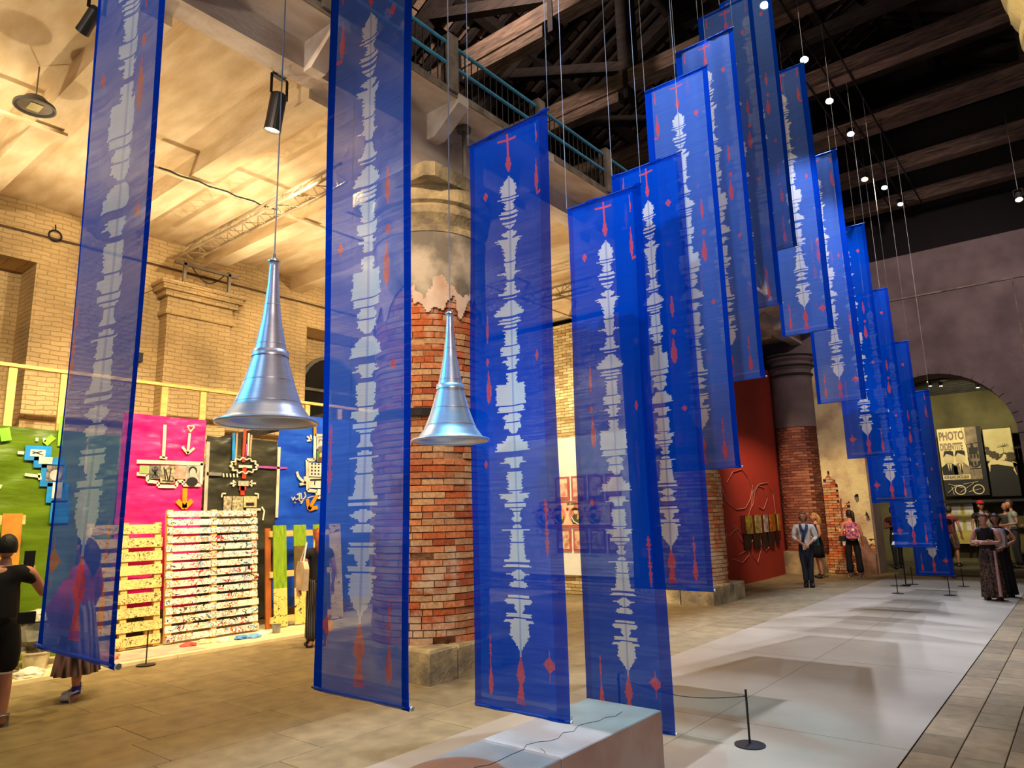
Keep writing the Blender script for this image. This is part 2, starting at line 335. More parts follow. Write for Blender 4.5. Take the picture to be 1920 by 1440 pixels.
# ---- aisle outer wall with two recessed arched windows
wl = MB()
WIN = [(.9, 3.42, 3.1, 5.9), (8.42, 10.6, 3.0, 5.85), (14.2, 16.4, 3.0, 5.85)]
ys = -3
for a, b, z0, z1 in WIN:
    wl.box(XW - .7, ys, 0, XW, a, ZC + .25); wl.box(XW - .7, a, 0, XW, b, z0); wl.box(XW - .7, a, z1, XW, b, ZC + .25); ys = b
wl.box(XW - .7, ys, 0, XW, 22, ZC + .25); wl.box(XW - 1.1, -3, 0, XW - .7, 22, ZC + 3)
wall_left = struct('wall_left', wl, WALLB)
for n, (a, b, z0, z1) in enumerate(WIN):
    c = (a + b) / 2; hw = .78 if n else .85; zt = z1 - .42 - hw * 0; zsp = zt - hw
    sash = mat('window_sash', (120, 116, 108), .6); glass = mat('dark_glass', (22, 24, 30), .15)
    pts = [(c - hw, z0 + .1), (c + hw, z0 + .1)] + [(c + hw * math.cos(t), zsp + hw * math.sin(t)) for t in [PI * i / 14 for i in range(15)]]
    Mx = Matrix(((0, 0, 1, XW - .68), (1, 0, 0, 0), (0, 1, 0, 0), (0, 0, 0, 1)))
    w = struct('window_%d' % (n + 1), MB().prism(pts, Mx, .03), glass)
    fr = MB(); ring = [(XW - .63, y, z) for y, z in pts + pts[:1]]
    for p, q in zip(ring, ring[1:]): fr.bar(p, q, .07, .08, (1, 0, 0))
    fr.bar((XW - .63, c - hw, zsp), (XW - .63, c + hw, zsp), .06, .07, (1, 0, 0)); fr.bar((XW - .63, c, z0 + .1), (XW - .63, c, zsp), .05, .05, (1, 0, 0))
    fr.build('window_frame', sash, w)
# pilaster with a moulded cap between the windows
pl = struct('trim_1', MB().box(XW, 5.37, 0, -12.12, 6.55, 5.42), WALLB)
cap = MB()
for z0, z1, e in ((5.42, 5.50, .05), (5.50, 5.74, .02), (5.74, 5.84, .09), (5.84, 5.93, .16), (5.93, 6.0, .2)): cap.box(XW, 5.37 - e, z0, -12.12 + e, 6.55 + e, z1)
cap.build('pilaster_cap', WALLB, pl)
dup(pl, (0, 6.6, 0)).name = 'trim_2'
struct('trim_3', MB().box(XW, -3, 6.34, XW + .03, 22, 6.37), mat('wall_cable', (92, 66, 44), .8))
# ---- aisle ceiling with cross beams
cl = struct('ceiling', MB().box(XW - .7, -3, ZC, -6.34, 22, ZC + .15), CONC)
for k in range(11):
    y = .48 + k * 1.875
    MB().box(XW, y, 6.56, -6.34, y + .30, ZC).build('ceiling_beam', CONC, cl)
# girder over the columns
gd = struct('trim_4', MB().box(-6.34, -3, 6.68, -6.06, 22, 7.0), GIRD)
MB().box(-6.38, -3, 6.70, -6.34, 22, 6.76).build('ledge', GIRD, gd)
for y in (-1.15, 6.33, 13.9): MB().box(-6.95, y - .8, 6.125, -6.062, y + .62, 6.68).box(-6.95, y - .8, 6.68, -6.34, y + .62, ZC).build('pier_block', GIRD, gd)
# gallery slab, brackets and railing
gs = thing('gallery', 'raised gallery with turquoise railing running above the brick columns', 'gallery', (-5.5, 9, 7))
MB().box(-.60, -12, .0, -.02, 13, .06).build('gallery_slab', GIRD, gs); MB().box(-.02, -12, -.01, 0, 13, .085).box(-7.1, -12, .062, -.02, 13, .085).build('gallery_edge', GREYC, gs)
for k in range(13):
    y = -3.44 + k * 1.875 - 9.0
    MB().box(-.12, y - .275, .04, .03, y - .11, .82).build('concrete_post', GREYC, gs)
    Mb = Matrix(((1, 0, 0, 0), (0, 0, 1, y - .095), (0, 1, 0, 0), (0, 0, 0, 1)))
    MB().prism([(-.56, 0), (-.56, -.37), (-.42, -.37), (0.01, -.07), (.01, .06), (-.12, .06), (-.12, 0)], Mb, .19).build('bracket', GIRD, gs)
for z in (.08, .42, .71):
    MB().tube([(-.03, -12, z), (-.03, 13, z)], .024, 8).build('rail', BLUEP, gs, True)
bal = MB().box(-.006, -.006, 0, .006, .006, .62).build('baluster', IRON, gs)
for k in range(160):
    y = -8.6 + k * .125
    o = bal if k == 0 else bal.copy()
    if k: COL.objects.link(o)
    o.location = (-.04, y, .09)
# ---- end wall with a wide arch
ew = MB(); YA = 21.4; ax, ar, az = -2.88, 1.76, 3.52
def arch_wall(mb, x0, x1, z1, y0, y1, ax, ar, az, n=28):
    mb.box(x0, y0, 0, ax - ar, y1, z1); mb.box(ax + ar, y0, 0, x1, y1, z1)
    for i in range(n):
        t0 = PI - PI * i / n; t1 = PI - PI * (i + 1) / n
        xa, za = ax + ar * math.cos(t0), az + ar * math.sin(t0); xb, zb = ax + ar * math.cos(t1), az + ar * math.sin(t1)
        mb.add([(xa, y0, za), (xb, y0, zb), (xb, y0, z1), (xa, y0, z1), (xa, y1, za), (xb, y1, zb), (xb, y1, z1), (xa, y1, z1)],
               [(0, 1, 2, 3), (7, 6, 5, 4), (0, 4, 5, 1), (3, 2, 6, 7)])
arch_wall(ew, -13, 7, 8.72, YA, YA + .9, ax, ar, az)
wall_back = struct('wall_back', ew, ENDW)
struct('trim_5', MB().box(-6, YA - .04, 7.46, 3, YA, 7.50), GREYC)
at = MB()
for i in range(22):
    t0 = PI - PI * (i + .06) / 22; t1 = PI - PI * (i + .94) / 22; r0, r1 = ar - .01, ar + .13
    q = [(ax + r * math.cos(t), az + r * math.sin(t)) for r, t in ((r0, t0), (r1, t0), (r1, t1), (r0, t1))]
    at.prism(q, Matrix(((1, 0, 0, 0), (0, 0, 1, YA - .03), (0, 1, 0, 0), (0, 0, 0, 1))), .05)
struct('trim_6', at, ENDW)
struct('trim_7', MB().tube([(-.75, YA - .03, 7.46), (-.72, YA - .03, 4.6)], .018, 6), GREYC)
# gable above the end wall, right wall, room beyond
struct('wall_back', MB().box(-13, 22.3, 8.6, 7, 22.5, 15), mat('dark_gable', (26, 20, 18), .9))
struct('wall_right', MB().box(6.6, -3, 0, 7.0, 34, 10), ENDW)
struct('wall_back', MB().box(-9, 27.0, 0, 4, 27.3, 5.6), mat('olive_plaster', (120, 112, 72), .9, 0, (86, 80, 50), 1, 8, .3))
struct('wall_left', MB().box(-9.3, 22.3, 0, -9, 27.3, 5.6), DARKW)
bc = struct('ceiling', MB().box(-9, 22.3, 5.75, 4, 27.3, 5.9), BLACK)
for k in range(12): MB().box(-9, 22.5 + k * .4, 5.45, 4, 22.62 + k * .4, 5.75).build('ceiling_slat', mat('slat_paint', (60, 56, 50), .7), bc)
# ---- aisle end screen: lit brick wall seen between the third and fourth banners
bw = struct('wall_left', MB().box(XW, 13.66, 0, -7.5, 13.9, 6.37), MORTAR)
bk = MB(); r = 0; z = .01
while z < 6.34:
    x = XW - (.12 if r % 2 else 0)
    while x < -7.52:
        a = max(x, XW); b = min(x + .225, -7.51)
        if b - a > .04: bk.box(a, 13.635 + random.uniform(-.006, .006), z, b, 13.665, z + .062)
        x += .237
    z += .074; r += 1
tag(bk.build('bricks', PALEBRICK, bw), kind='stuff')
struct('ceiling', MB().box(XW, 13.7, 6.37, -7.05, 22, 6.4), BLACK)
for x in (-3.15, -2.79, -2.43):
    tag(MB().tube([(x, -2.5, 9.945), (x, 21.3, 9.945)], .018, 8).build('rigging_pipe', IRON), 'thin black rigging pipe high above the banners, ' + {-3.15: 'left of three', -2.79: 'middle one carrying the spotlights', -2.43: 'right of three'}[x], 'pipe', 'rigging pipes under the roof')
# ---- the dark timber roof over the nave
RX, RZ, EX, EZ = -2.8, 15.2, -12.9, 9.6
rf = struct('ceiling', MB().add([(EX, -4, EZ + .25), (EX, 23, EZ + .25), (RX, 23, RZ + .25), (RX, -4, RZ + .25)], [(0, 1, 2, 3)]).add([(RX, -4, RZ + .25), (RX, 23, RZ + .25), (-2 * -RX - EX if 0 else 7.3, 23, EZ + .25), (7.3, -4, EZ + .25)], [(0, 1, 2, 3)]), BLACK)
def raf(sgn):
    ex = EX if sgn < 0 else 7.3
    return MB().bar((ex, 0, EZ), (RX, 0, RZ), .11, .13)
R0 = [raf(-1).build('rafter', DARKW, rf), raf(1).build('rafter', DARKW, rf)]
for side in (0, 1):
    for k in range(64):
        o = R0[side] if k == 0 else R0[side].copy()
        if k: COL.objects.link(o)
        o.location = (0, -3 + k * .4, 0)
tl = MB()
for sgn in (-1, 1):
    ex = EX if sgn < 0 else 7.3
    d = Vector((RX - ex, 0, RZ - EZ)); L_ = d.length; d.normalize(); nrm = Vector((-d.z, 0, d.x)) if sgn < 0 else Vector((d.z, 0, -d.x))
    for k in range(64):
        s_ = 0; y = -3 + k * .4
        while s_ < L_:
            if random.random() < .93 and sgn < 0 or sgn > 0 and random.random() < .9:
                a = Vector((ex, 0, EZ)) + d * s_ + Vector((0, 0, .11)); b = a + d * .25
                tl.bar((a.x, y + .2, a.z), (b.x, y + .2, b.z), .26, .02)
            s_ += .29
tag(tl.build('roof_tiles', TILE, rf), kind='stuff')
for sgn in (-1, 1):
    ex = EX if sgn < 0 else 7.3
    for t in (.22, .45, .68, .9):
        x = ex + (RX - ex) * t; z = EZ + (RZ - EZ) * t - .18
        MB().bar((x, -4, z), (x, 23, z), .2, .22).build('purlin', DARKW, rf)
def truss(y, label):
    t = thing('roof_truss', label, 'roof truss', (RX, y, 10))
    MB().bar((-9.6, 0, .16), (9.6, 0, .16), .30, .34).build('tie_beam', BEAMW, t)
    for sx in (-1, 1):
        MB().bar((sx * 9.7, 0, -.2), (sx * .1, 0, 4.85), .26, .28).build('principal_rafter', DARKW, t)
        MB().bar((sx * 3.1, 0, .3), (sx * 3.1, 0, 3.3), .28, .3).build('queen_post', DARKW, t)
        MB().bar((sx * 3.2, 0, .5), (sx * 6.2, 0, 1.7), .2, .2).build('strut', DARKW, t)
        MB().bar((sx * 3.3, 0, -.14), (sx * 5.7, 0, -.10), .24, .22).build('corbel', BEAMW, t)
        for q in (3.1, 5.2): MB().box(sx * q - .05, -.17, -.28, sx * q + .05, .17, .36).build('iron_strap', IRON, t)
    MB().bar((-3.1, 0, 2.9), (3.1, 0, 2.9), .24, .26).build('straining_beam', DARKW, t)
for k, (y, w) in enumerate([(3.7, 'nearest, out of sight above the first banners'), (6.2, 'over the nearest brick column'), (8.7, 'in front of the tallest hanging banners'), (11.2, 'above the descending row of banners'), (13.7, 'over the second brick column'), (16.2, 'behind the row of hanging spotlights'), (18.7, 'last but one before the arched wall'), (21.0, 'tight against the arched end wall')]):
    if k: truss(y, 'dark timber roof truss ' + w)
# ================================================================== THINGS: columns
def column(cx, cy, label, parts=True):
    t = thing('brick_column', label, 'column', (cx, cy, 0))
    rnd = random.Random(int(cy * 10))
    for (x0, y0, x1, y1, h) in ((-.8, -.8, .1, -.25, .35), (.1, -.8, .8, -.35, .36), (-.8, -.25, .0, .8, .34), (.0, .2, .8, .8, .35), (.0, -.35, .8, .2, .36)):
        mb = MB(); e = .012; h2 = h
        mb.add([(x0 + e, y0 + e, 0), (x1 - e, y0 + e, 0), (x1 - e, y1 - e, 0), (x0 + e, y1 - e, 0), (x0 + e, y0 + e, h - .02), (x1 - e, y0 + e, h - .035), (x1 - e, y1 - e, h - .02), (x0 + e, y1 - e, h - .025), (x0 + .03, y0 + .03, h), (x1 - .03, y0 + .03, h), (x1 - .03, y1 - .03, h), (x0 + .03, y1 - .03, h)],
               [(0, 1, 5, 4), (1, 2, 6, 5), (2, 3, 7, 6), (3, 0, 4, 7), (4, 5, 9, 8), (5, 6, 10, 9), (6, 7, 11, 10), (7, 4, 8, 11), (8, 9, 10, 11), (3, 2, 1, 0)])
        mb.build('base_stone', ISTRIA, t)
    MB().lathe([(.70, .3), (.695, 5.4)], n=40).build('mortar_core', MORTAR, t, True)
    # bricks: curved blocks laid in courses
    face = math.degrees(math.atan2(-cy, -cx)); nb = 17; pcs = []; z = .362; r = 0
    while z < 4.75:
        off = (r % 2) * .5 + rnd.uniform(-.08, .08)
        for k in range(nb):
            a0 = 360 / nb * (k + off); w = 360 / nb * (1 if rnd.random() < .8 else .55)
            if rnd.random() < .965: pcs.append((a0, w, z, r))
            if w < 20 * .6: pcs.append((a0 + w, 360 / nb - w, z, r))
        z += .078; r += 1
    def da(a): return ((a - face - 12 + 180) % 360) - 180
    def arc(mb, w, h, dr, zt=0, a0=0):
        n = 2; wr = math.radians(w) - .014; v = []; A = math.radians(a0) + .007
        for rr in (.68, .722 + dr):
            for zz in (0, h - .012):
                for i in range(n + 1):
                    t_ = A + wr * i / n; v.append((rr * math.cos(t_), rr * math.sin(t_), zz + zt))
        m = n + 1; f = []
        for i in range(n):
            f += [(i, i + 1, m + i + 1, m + i), (2 * m + i, 3 * m + i, 3 * m + i + 1, 2 * m + i + 1), (i, 2 * m + i, 2 * m + i + 1, i + 1), (m + i, m + i + 1, 3 * m + i + 1, 3 * m + i)]
        f += [(0, m, 3 * m, 2 * m), (n, 2 * m + n, 3 * m + n, m + n)]
        mb.add(v, f)
    near = sorted([p for p in pcs if abs(da(p[0] + p[1] / 2)) < 62], key=lambda p: abs(da(p[0] + p[1] / 2)))[:300] if parts else []
    ns = set(id(p) for p in near); base = {}
    for p in near:
        key = (round(p[1], 1), rnd.randrange(3))
        if key not in base:
            mb = MB(); arc(mb, key[0], .078, (-.008, 0, .008)[key[1]]); base[key] = o = mb.build('brick', BRICKM, t)
        else: o = base[key].copy(); COL.objects.link(o)
        o.rotation_euler = (0, 0, math.radians(p[0])); o.location = (0, 0, p[2])
    rest = MB()
    for p in pcs:
        if id(p) not in ns: arc(rest, p[1], .078, rnd.uniform(-.01, .008), p[2], p[0])
    tag(rest.build('bricks', BRICKM, t), kind='stuff')
    # plaster skin with a broken lower edge
    mb = MB(); na, nz = 230, 130; z0, z1 = 3.2, 5.36
    import math as _m
    from mathutils import noise
    def keep(a, z):
        b = 4.12 + .30 * _m.sin(a * 1 + 2.6) + .38 * noise.noise(Vector((_m.cos(a) * 2.2, _m.sin(a) * 2.2, cy))) + .22 * noise.noise(Vector((_m.cos(a) * 7, _m.sin(a) * 7, z * 3)))
        return z > b
    mb2 = MB()
    for i in range(na):
        a0, a1 = 2 * PI * i / na, 2 * PI * (i + 1) / na
        for j in range(nz):
            za = z0 + (z1 - z0) * j / nz; zb = z0 + (z1 - z0) * (j + 1) / nz
            if not keep((a0 + a1) / 2, (za + zb) / 2): continue
            R = .742; q = [(R * _m.cos(a), R * _m.sin(a), z) for a, z in ((a0, za), (a1, za), (a1, zb), (a0, zb))]
            lo = zb < 4.62 + .35 * noise.noise(Vector((_m.cos(a0) * 3, _m.sin(a0) * 3, 3 + z0))) + .1 * noise.noise(Vector((_m.cos(a0) * 11, _m.sin(a0) * 11, za * 8)))
            M_ = mb2 if lo else mb
            M_.add(q, [(0, 1, 2, 3)])
            if not keep((a0 + a1) / 2, za - (z1 - z0) / nz / 2):
                r2 = .70; M_.add([(r2 * _m.cos(a0), r2 * _m.sin(a0), za), (r2 * _m.cos(a1), r2 * _m.sin(a1), za), q[1], q[0]], [(0, 1, 2, 3)])
    mb.build('grey_plaster', PLASTER, t, False); mb2.build('plaster_undercoat', mat('pink_white_plaster', (222, 200, 178), .9, 0, (196, 160, 132), 3, 9, .5), t)
    o = MB().lathe([(.70, 5.30), (.755, 5.33), (.755, 5.40), (.725, 5.43), (.735, 5.50), (.79, 5.57), (.80, 5.65), (.77, 5.67), (.77, 5.70), (.82, 5.73), (.835, 5.84), (.80, 5.93), (.70, 5.94)], n=56).build('capital', ISTRIA, t, True); smooth_angle(o, 30)
    c = .79; k_ = .10
    ab = [(-c + k_, -c), (c - k_, -c), (c, -c + k_), (c, c - k_), (c - k_, c), (-c + k_, c), (-c, c - k_), (-c, -c + k_)]
    MB().prism(ab, Matrix.Translation((0, 0, 5.93)), .19).build('abacus', ISTRIA, o)
    bd = MB().lathe([(.735, 2.98), (.755, 2.98), (.755, 3.07), (.735, 3.07)], n=48, caps=False)
    bd.box(.66, -.40, 2.96, .80, -.28, 3.10); bd.build('iron_band', IRON, t)
    return t
column(-6.5, 6.33, 'nearest round brick column with crumbling plaster and iron band between the second and third banners')
column(-6.58, 13.9, 'second brick column, beside the red wall, mostly hidden behind banners', parts=False)
column(.83, 6.4, 'brick column at the top right edge of the picture, lit yellow', parts=False)
# iron rod bracket on top of the capital
t = thing('cable_post', 'grey steel post with round plate and dangling plug on top of the nearest column', 'bracket', (-5.92, 6.40, 6.12))
MB().tube([(0, 0, 0), (0, 0, .84)], .03, 10).build('post', STEEL, t); MB().lathe([(.10, .82), (.10, .86)], n=20).build('plate', STEEL, t)
MB().tube([(-.02, -.06, .62), (-.08, -.16, .60), (-.10, -.2, .3), (-.09, -.19, .05)], .008, 6).build('cable', STEEL, t); MB().lathe([(.015, -.04), (.035, 0), (.03, .08), (.012, .12)], (-.09, -.19, -.02), 10).build('plug', BLACK, t)

# engaged column and patchwork wall beside the arch
t = thing('engaged_column', 'engaged brick and plaster column with black-banded capital at the end of the red wall', 'column', (-6.45, 21.3, 0))
MB().box(-.55, -.62, 0, .5, .1, .62).build('base_stone', ISTRIA, t)
MB().lathe([(.56, .6), (.55, 5.3)], n=32).build('mortar_core', MORTAR, t, True)
mb = MB(); r = 0; z = .62
while z < 4.3:
    for k in range(-2, 17):
        a = (k + (r % 2) * .5) * 2 * PI / 15
        n = 1; w = 2 * PI / 15 - .03; R0_, R1_ = .54, .585
        mb.add([(R_ * math.cos(q), R_ * math.sin(q), zz) for R_ in (R0_, R1_) for zz in (z, z + .066) for q in (a, a + w)], [(4, 6, 7, 5), (0, 4, 5, 1), (2, 3, 7, 6), (0, 2, 6, 4), (1, 5, 7, 3)])
    z += .078; r += 1
tag(mb.build('bricks', mat_vary('dull_brick', [(150, 84, 60), (130, 74, 56), (160, 100, 74), (120, 66, 50)], .9, .5, 30), t), kind='stuff')
MB().lathe([(.592, 4.15), (.60, 5.62)], n=32, caps=False).build('plaster', ENDW, t, True)
MB().lathe([(.60, 5.6), (.64, 5.66), (.64, 5.72), (.60, 5.76), (.61, 5.84), (.68, 5.9), (.68, 5.98), (.63, 6.0), (.64, 6.08), (.75, 6.16), (.75, 6.3)], n=36).build('capital', ENDW, t)
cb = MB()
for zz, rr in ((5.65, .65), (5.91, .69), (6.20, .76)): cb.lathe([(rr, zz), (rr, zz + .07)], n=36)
cb.build('dark_band', mat('capital_black', (34, 28, 28), .9), t)  # near-black rings around the capital mouldings
pw = thing('patchwork_wall', 'tall weathered wall patch of bare brick under flaking cream plaster left of the arch', 'wall', (-5.3, 21.4, 0))
mb = MB(); r = 0; z = .02
from mathutils import noise
def ptop(x): return (2.6 if x < -.15 else (1.9 if x < .12 else .85)) + .35 * noise.noise(Vector((x * 4, 3, 0)))
while z < 4.2:
    x = -.72 - (.13 if r % 2 else 0)
    while x < .62:
        if z < ptop(x + .1) + .1: mb.box(max(x, -.72), -.06 + random.uniform(-.012, .008), z, min(x + .235, .62), .0, z + .062)
        x += .25
    z += .074; r += 1
tag(mb.build('bricks', BRICKM, pw), kind='stuff')
nx, nz = 46, 180; mb = MB()
cream = mat('flaking_cream_plaster', (226, 206, 152), .9, 0, (176, 140, 112), 1.8, 10, .7, 14, lo=.45, hi=.7)
for i in range(nx):
    for j in range(nz):
        x = -.62 + 1.24 * (i + .5) / nx; z = 5.9 * (j + .5) / nz
        b = ptop(x) + .16 * noise.noise(Vector((x * 9, 0, z * 9)))
        hole = noise.noise(Vector((x * 5 + 9, 2, z * 3))) > .52 and z < 3
        if z > b and not hole:
            x0, x1, z0, z1 = x - .0137, x + .0137, z - .0167, z + .0167
            mb.add([(x0, -.085, z0), (x1, -.085, z0), (x1, -.085, z1), (x0, -.085, z1)], [(0, 1, 2, 3)])
mb.build('cream_plaster', cream, pw)
MB().prism([(.28, 0), (.62, 0), (.62, .55), (.5, .72), (.42, 1.0), (.3, 1.05), (.2, .8), (.24, .4)], Matrix(((1, 0, 0, 0), (0, 0, 1, -.15), (0, 1, 0, 0), (0, 0, 0, 1))), .1).build('loose_stone', mat('pink_stone', (150, 110, 96), .9, 0, (110, 78, 66), 5, 8, .5), pw)
MB().tube([(-.12, -.13, .05), (-.12, -.13, 2.0), (-.10, -.13, 2.05)], .02, 8).build('red_pipe', mat('red_pipe', (150, 60, 40), .5), pw)
# fire extinguisher hanging on it
t = thing('fire_extinguisher', 'red fire extinguisher hanging on the bare brick left of the arch', 'fire extinguisher', (-5.38, 21.17, .66))
rp_ = mat('extinguisher_red', (200, 24, 24), .3)
smooth_angle(MB().lathe([(.02, 0), (.085, .01), (.09, .05), (.09, .42), (.075, .48), (.03, .52), (.03, .55)], n=20).build('cylinder', rp_, t), 40)
MB().box(-.03, -.05, .55, .03, .03, .60).bar((-.02, -.03, .60), (.03, -.13, .63), .02).build('valve', IRON, t)
MB().tube([(.02, -.03, .57), (-.10, -.08, .68), (-.22, -.06, .62), (-.2, -.04, .5)], .012, 6).build('hose', BLACK, t)
MB().lathe([(.0915, .12), (.0915, .34)], n=20, a0=-2.3, a1=-.9, caps=False).build('label', WHITEP, t); MB().box(-.10, -.10, .50, .04, -.09, .57).build('tag', WHITEP, t)

# red curved wall
t = thing('red_display_wall', 'tall dark red display wall with white chalk loops and hanging photographs', 'display wall', (-6.95, 18.0, 0))
pts = [(-.10 * math.sin(PI * i / 24), -2.45 + 5.4 * i / 24) for i in range(25)]
mb = MB(); n = len(pts); mb.add([(-x0 * 1 + 0, y, z) for z in (0, 5.9) for x0, y in pts] + [(-x0 - .12, y, z) for z in (0, 5.9) for x0, y in pts],
      [(i, i + 1, n + i + 1, n + i) for i in range(n - 1)] + [(2 * n + i, 3 * n + i, 3 * n + i + 1, 2 * n + i + 1) for i in range(n - 1)] + [(0, n, 3 * n, 2 * n), (n - 1, 3 * n - 1, 4 * n - 1, 2 * n - 1)] + [(n + i, n + i + 1, 3 * n + i + 1, 3 * n + i) for i in range(n - 1)])
mb.build('panel', RED, t, True); MB().box(-.16, -2.47, 0, .02, -2.40, 5.9).build('panel_edge', PALEBRICK, t)
ck = MB()
def rx(y): return .10 * math.sin(PI * (y + 2.45) / 5.4) + .012
for pl_ in [[(-1.57, 2.72), (-1.51, 2.4), (-1.26, 2.02), (-0.76, 1.82), (-0.16, 1.85), (0.23, 2.09), (0.46, 2.44)], [(-1.17, 2.48), (-0.77, 2.75), (-0.19, 2.84), (0.2, 2.65), (0.43, 2.3), (0.25, 1.89), (-0.12, 1.55)], [(0.41, 2.23), (0.85, 2.45), (1.39, 2.39), (1.57, 2.1), (1.17, 1.81), (0.79, 1.89)], [(0.33, 1.89), (0.56, 2.24), (0.93, 2.48), (1.68, 2.54), (2.12, 2.25), (2.19, 1.73), (1.86, 1.3)], [(-1.41, 1.26), (-1.54, 0.95), (-1.44, 0.51)], [(-1.3, 1.19), (-0.79, 1.37), (-0.22, 1.09), (-0.17, 0.69), (-0.63, 0.52), (-1.21, 0.65)], [(-0.15, 1.09), (0.04, 0.68), (0.36, 0.46), (0.67, 0.78), (0.77, 1.19)], [(0.78, 0.91), (1.05, 0.73), (1.66, 0.88), (1.99, 1.15)], [(0.3, 1.14), (-0.21, 0.82), (-0.8, 0.72)], [(-0.98, 1.44), (-0.68, 1.1), (-0.2, 0.89)]]:
    q = []
    for (y0, z0), (y1, z1) in zip(pl_, pl_[1:]):
        for k in range(4): q.append((y0 + (y1 - y0) * k / 4, z0 + (z1 - z0) * k / 4))
    ck.tube([(rx(y), y, z) for y, z in q + [pl_[-1]]], .007, 4)
ck.build('chalk_drawing', CHALK, t)
cols_ = [(214, 190, 60), (236, 220, 130), (232, 216, 196), (240, 150, 20), (214, 200, 60)]
for k, (y0, y1, zt) in enumerate([(-.28, .12, 1), (.34, .74, 1), (1.0, 1.28, 1), (1.5, 1.86, 1), (2.2, 2.36, 1)]):
    z1 = 1.66 + k * .004
    MB().box(rx(y0) + .02, y0, z1 - .46, rx(y0) + .045, y1, z1).build('photograph', mat('photo_print_%d' % k, cols_[k], .5, 0, tuple(x * .55 for x in cols_[k]), 9, 4), t)
    MB().box(rx(y0) - .0, y0 - .2, z1 - .84, rx(y0) + .02, y1 - .1, z1 - .47).build('dark_flap', BLACK, t)
    MB().box(rx(y0) + .0, y0 - .26, z1 - .44, rx(y0) + .018, y0, z1).build('red_flap', mat('deep_red', (120, 20, 14), .6), t)

# ================================================================== THINGS: banners
def seg(y0, a, y1, b): return (y0, a, y1, b)
# half widths (m) of the woven figure down the middle: (v0, hw0, v1, hw1) with v = 0 top .. 1 bottom
FIG = [(0.0949, .002, 0.1115, .05), (0.1115, .058, 0.1342, .062), (0.1352, .04, 0.1403, .085), (0.1414, .07, 0.1475, .02), (0.1475, .025, 0.1608, .045), (0.1618, .06, 0.1689, .08),
 (0.1720, .07, 0.1761, .065), (0.1821, .065, 0.1862, .06), (0.1872, .05, 0.1953, .006), (0.1973, .01, 0.2043, .068), (0.2043, .068, 0.2134, .01), (0.2144, .09, 0.2174, .10), (0.2184, .085, 0.2234, .075), (0.2234, .052, 0.2562, .045),
 (0.2582, .044, 0.2760, .04), (0.2769, .055, 0.2799, .10), (0.2799, .045, 0.2897, .02), (0.2936, .03, 0.3131, .045), (0.3150, .08, 0.3189, .075), (0.3218, .06, 0.3247, .06), (0.3286, .02, 0.3431, .075), (0.3431, .085, 0.3556, .11),
 (0.3604, .05, 0.3642, .09), (0.3661, .06, 0.3699, .09), (0.3718, .04, 0.3766, .06), (0.3804, .05, 0.4079, .048), (0.4107, .07, 0.4257, .066), (0.4276, .03, 0.4341, .035), (0.4341, .06, 0.4379, .06), (0.4388, .035, 0.4500, .03),
 (0.4555, .035, 0.4759, .04), (0.4768, .10, 0.5116, .115), (0.5144, .10, 0.5235, .098), (0.5262, .045, 0.5325, .068), (0.5325, .07, 0.5406, .05), (0.5425, .062, 0.5515, .06), (0.5515, .055, 0.5604, .015),
 (0.5640, .045, 0.5765, .08), (0.5765, .10, 0.5899, .122), (0.6005, .055, 0.6040, .085), (0.6049, .06, 0.6102, .10), (0.6102, .055, 0.6173, .03), (0.6243, .062, 0.6540, .058), (0.6566, .04, 0.6592, .04),
 (0.6609, .105, 0.6670, .10), (0.6678, .07, 0.6747, .05), (0.6756, .085, 0.6825, .09), (0.6833, .06, 0.6876, .04), (0.6894, .03, 0.6954, .025), (0.6954, .028, 0.7056, .042),
 (0.7099, .02, 0.7158, .048), (0.7175, .10, 0.7192, .10), (0.7201, .05, 0.7379, .052), (0.7404, .055, 0.7648, .066), (0.7648, .075, 0.7706, .12), (0.7731, .10, 0.7789, .098),
 (0.7814, .005, 0.7889, .085), (0.7889, .085, 0.7980, .012), (0.8005, .04, 0.8046, .075), (0.8046, .075, 0.8104, .06), (0.8219, .08, 0.8260, .08), (0.8276, .095, 0.8350, .09), (0.8350, .055, 0.8496, .022),
 (0.8505, .095, 0.8569, .09), (0.8586, .06, 0.8610, .06), (0.8610, .11, 0.8634, .11), (0.8650, .072, 0.8827, .078), (0.8827, .078, 0.8940, .045), (0.8940, .045, 0.9067, .008), (0.9067, .005, 0.9155, .004)]
# red figures: (x, v0, v1, half width, kind)
REDS = [(0, 0.0105, 0.0477, .006, 'bar'), (0, 0.0212, 0.0254, .075, 'bar'), (0, 0.0456, 0.0865, .020, 'spin'), (.245, 0.0158, 0.0529, .008, 'spin'), (.235, 0.0823, 0.1444, .018, 'spin'), (.275, 0.1434, 0.1496, .045, 'bar'),
 (-.205, 0.1094, 0.1280, .026, 'star'), (-.18, 0.3412, 0.3984, .014, 'spin'), (-.18, 0.4248, 0.4397, .018, 'star'), (-.17, 0.4490, 0.5062, .028, 'spin'), (.21, 0.4248, 0.4453, .018, 'star'), (-.22, 0.6014, 0.6164, .02, 'star'),
 (.255, 0.6713, 0.7031, .030, 'rag'), (.255, 0.7031, 0.7597, .028, 'rag'), (-.22, 0.8859, 0.9329, .016, 'rag'), (-.22, 0.9305, 0.9774, .022, 'spin'), (.235, 0.9083, 0.9336, .058, 'star'), (.235, 0.8995, 0.9447, .005, 'bar'),
 (0, 0.9162, 0.9588, .034, 'spin'), (0, 0.9572, 0.9852, .042, 'rag2')]
BW = .72
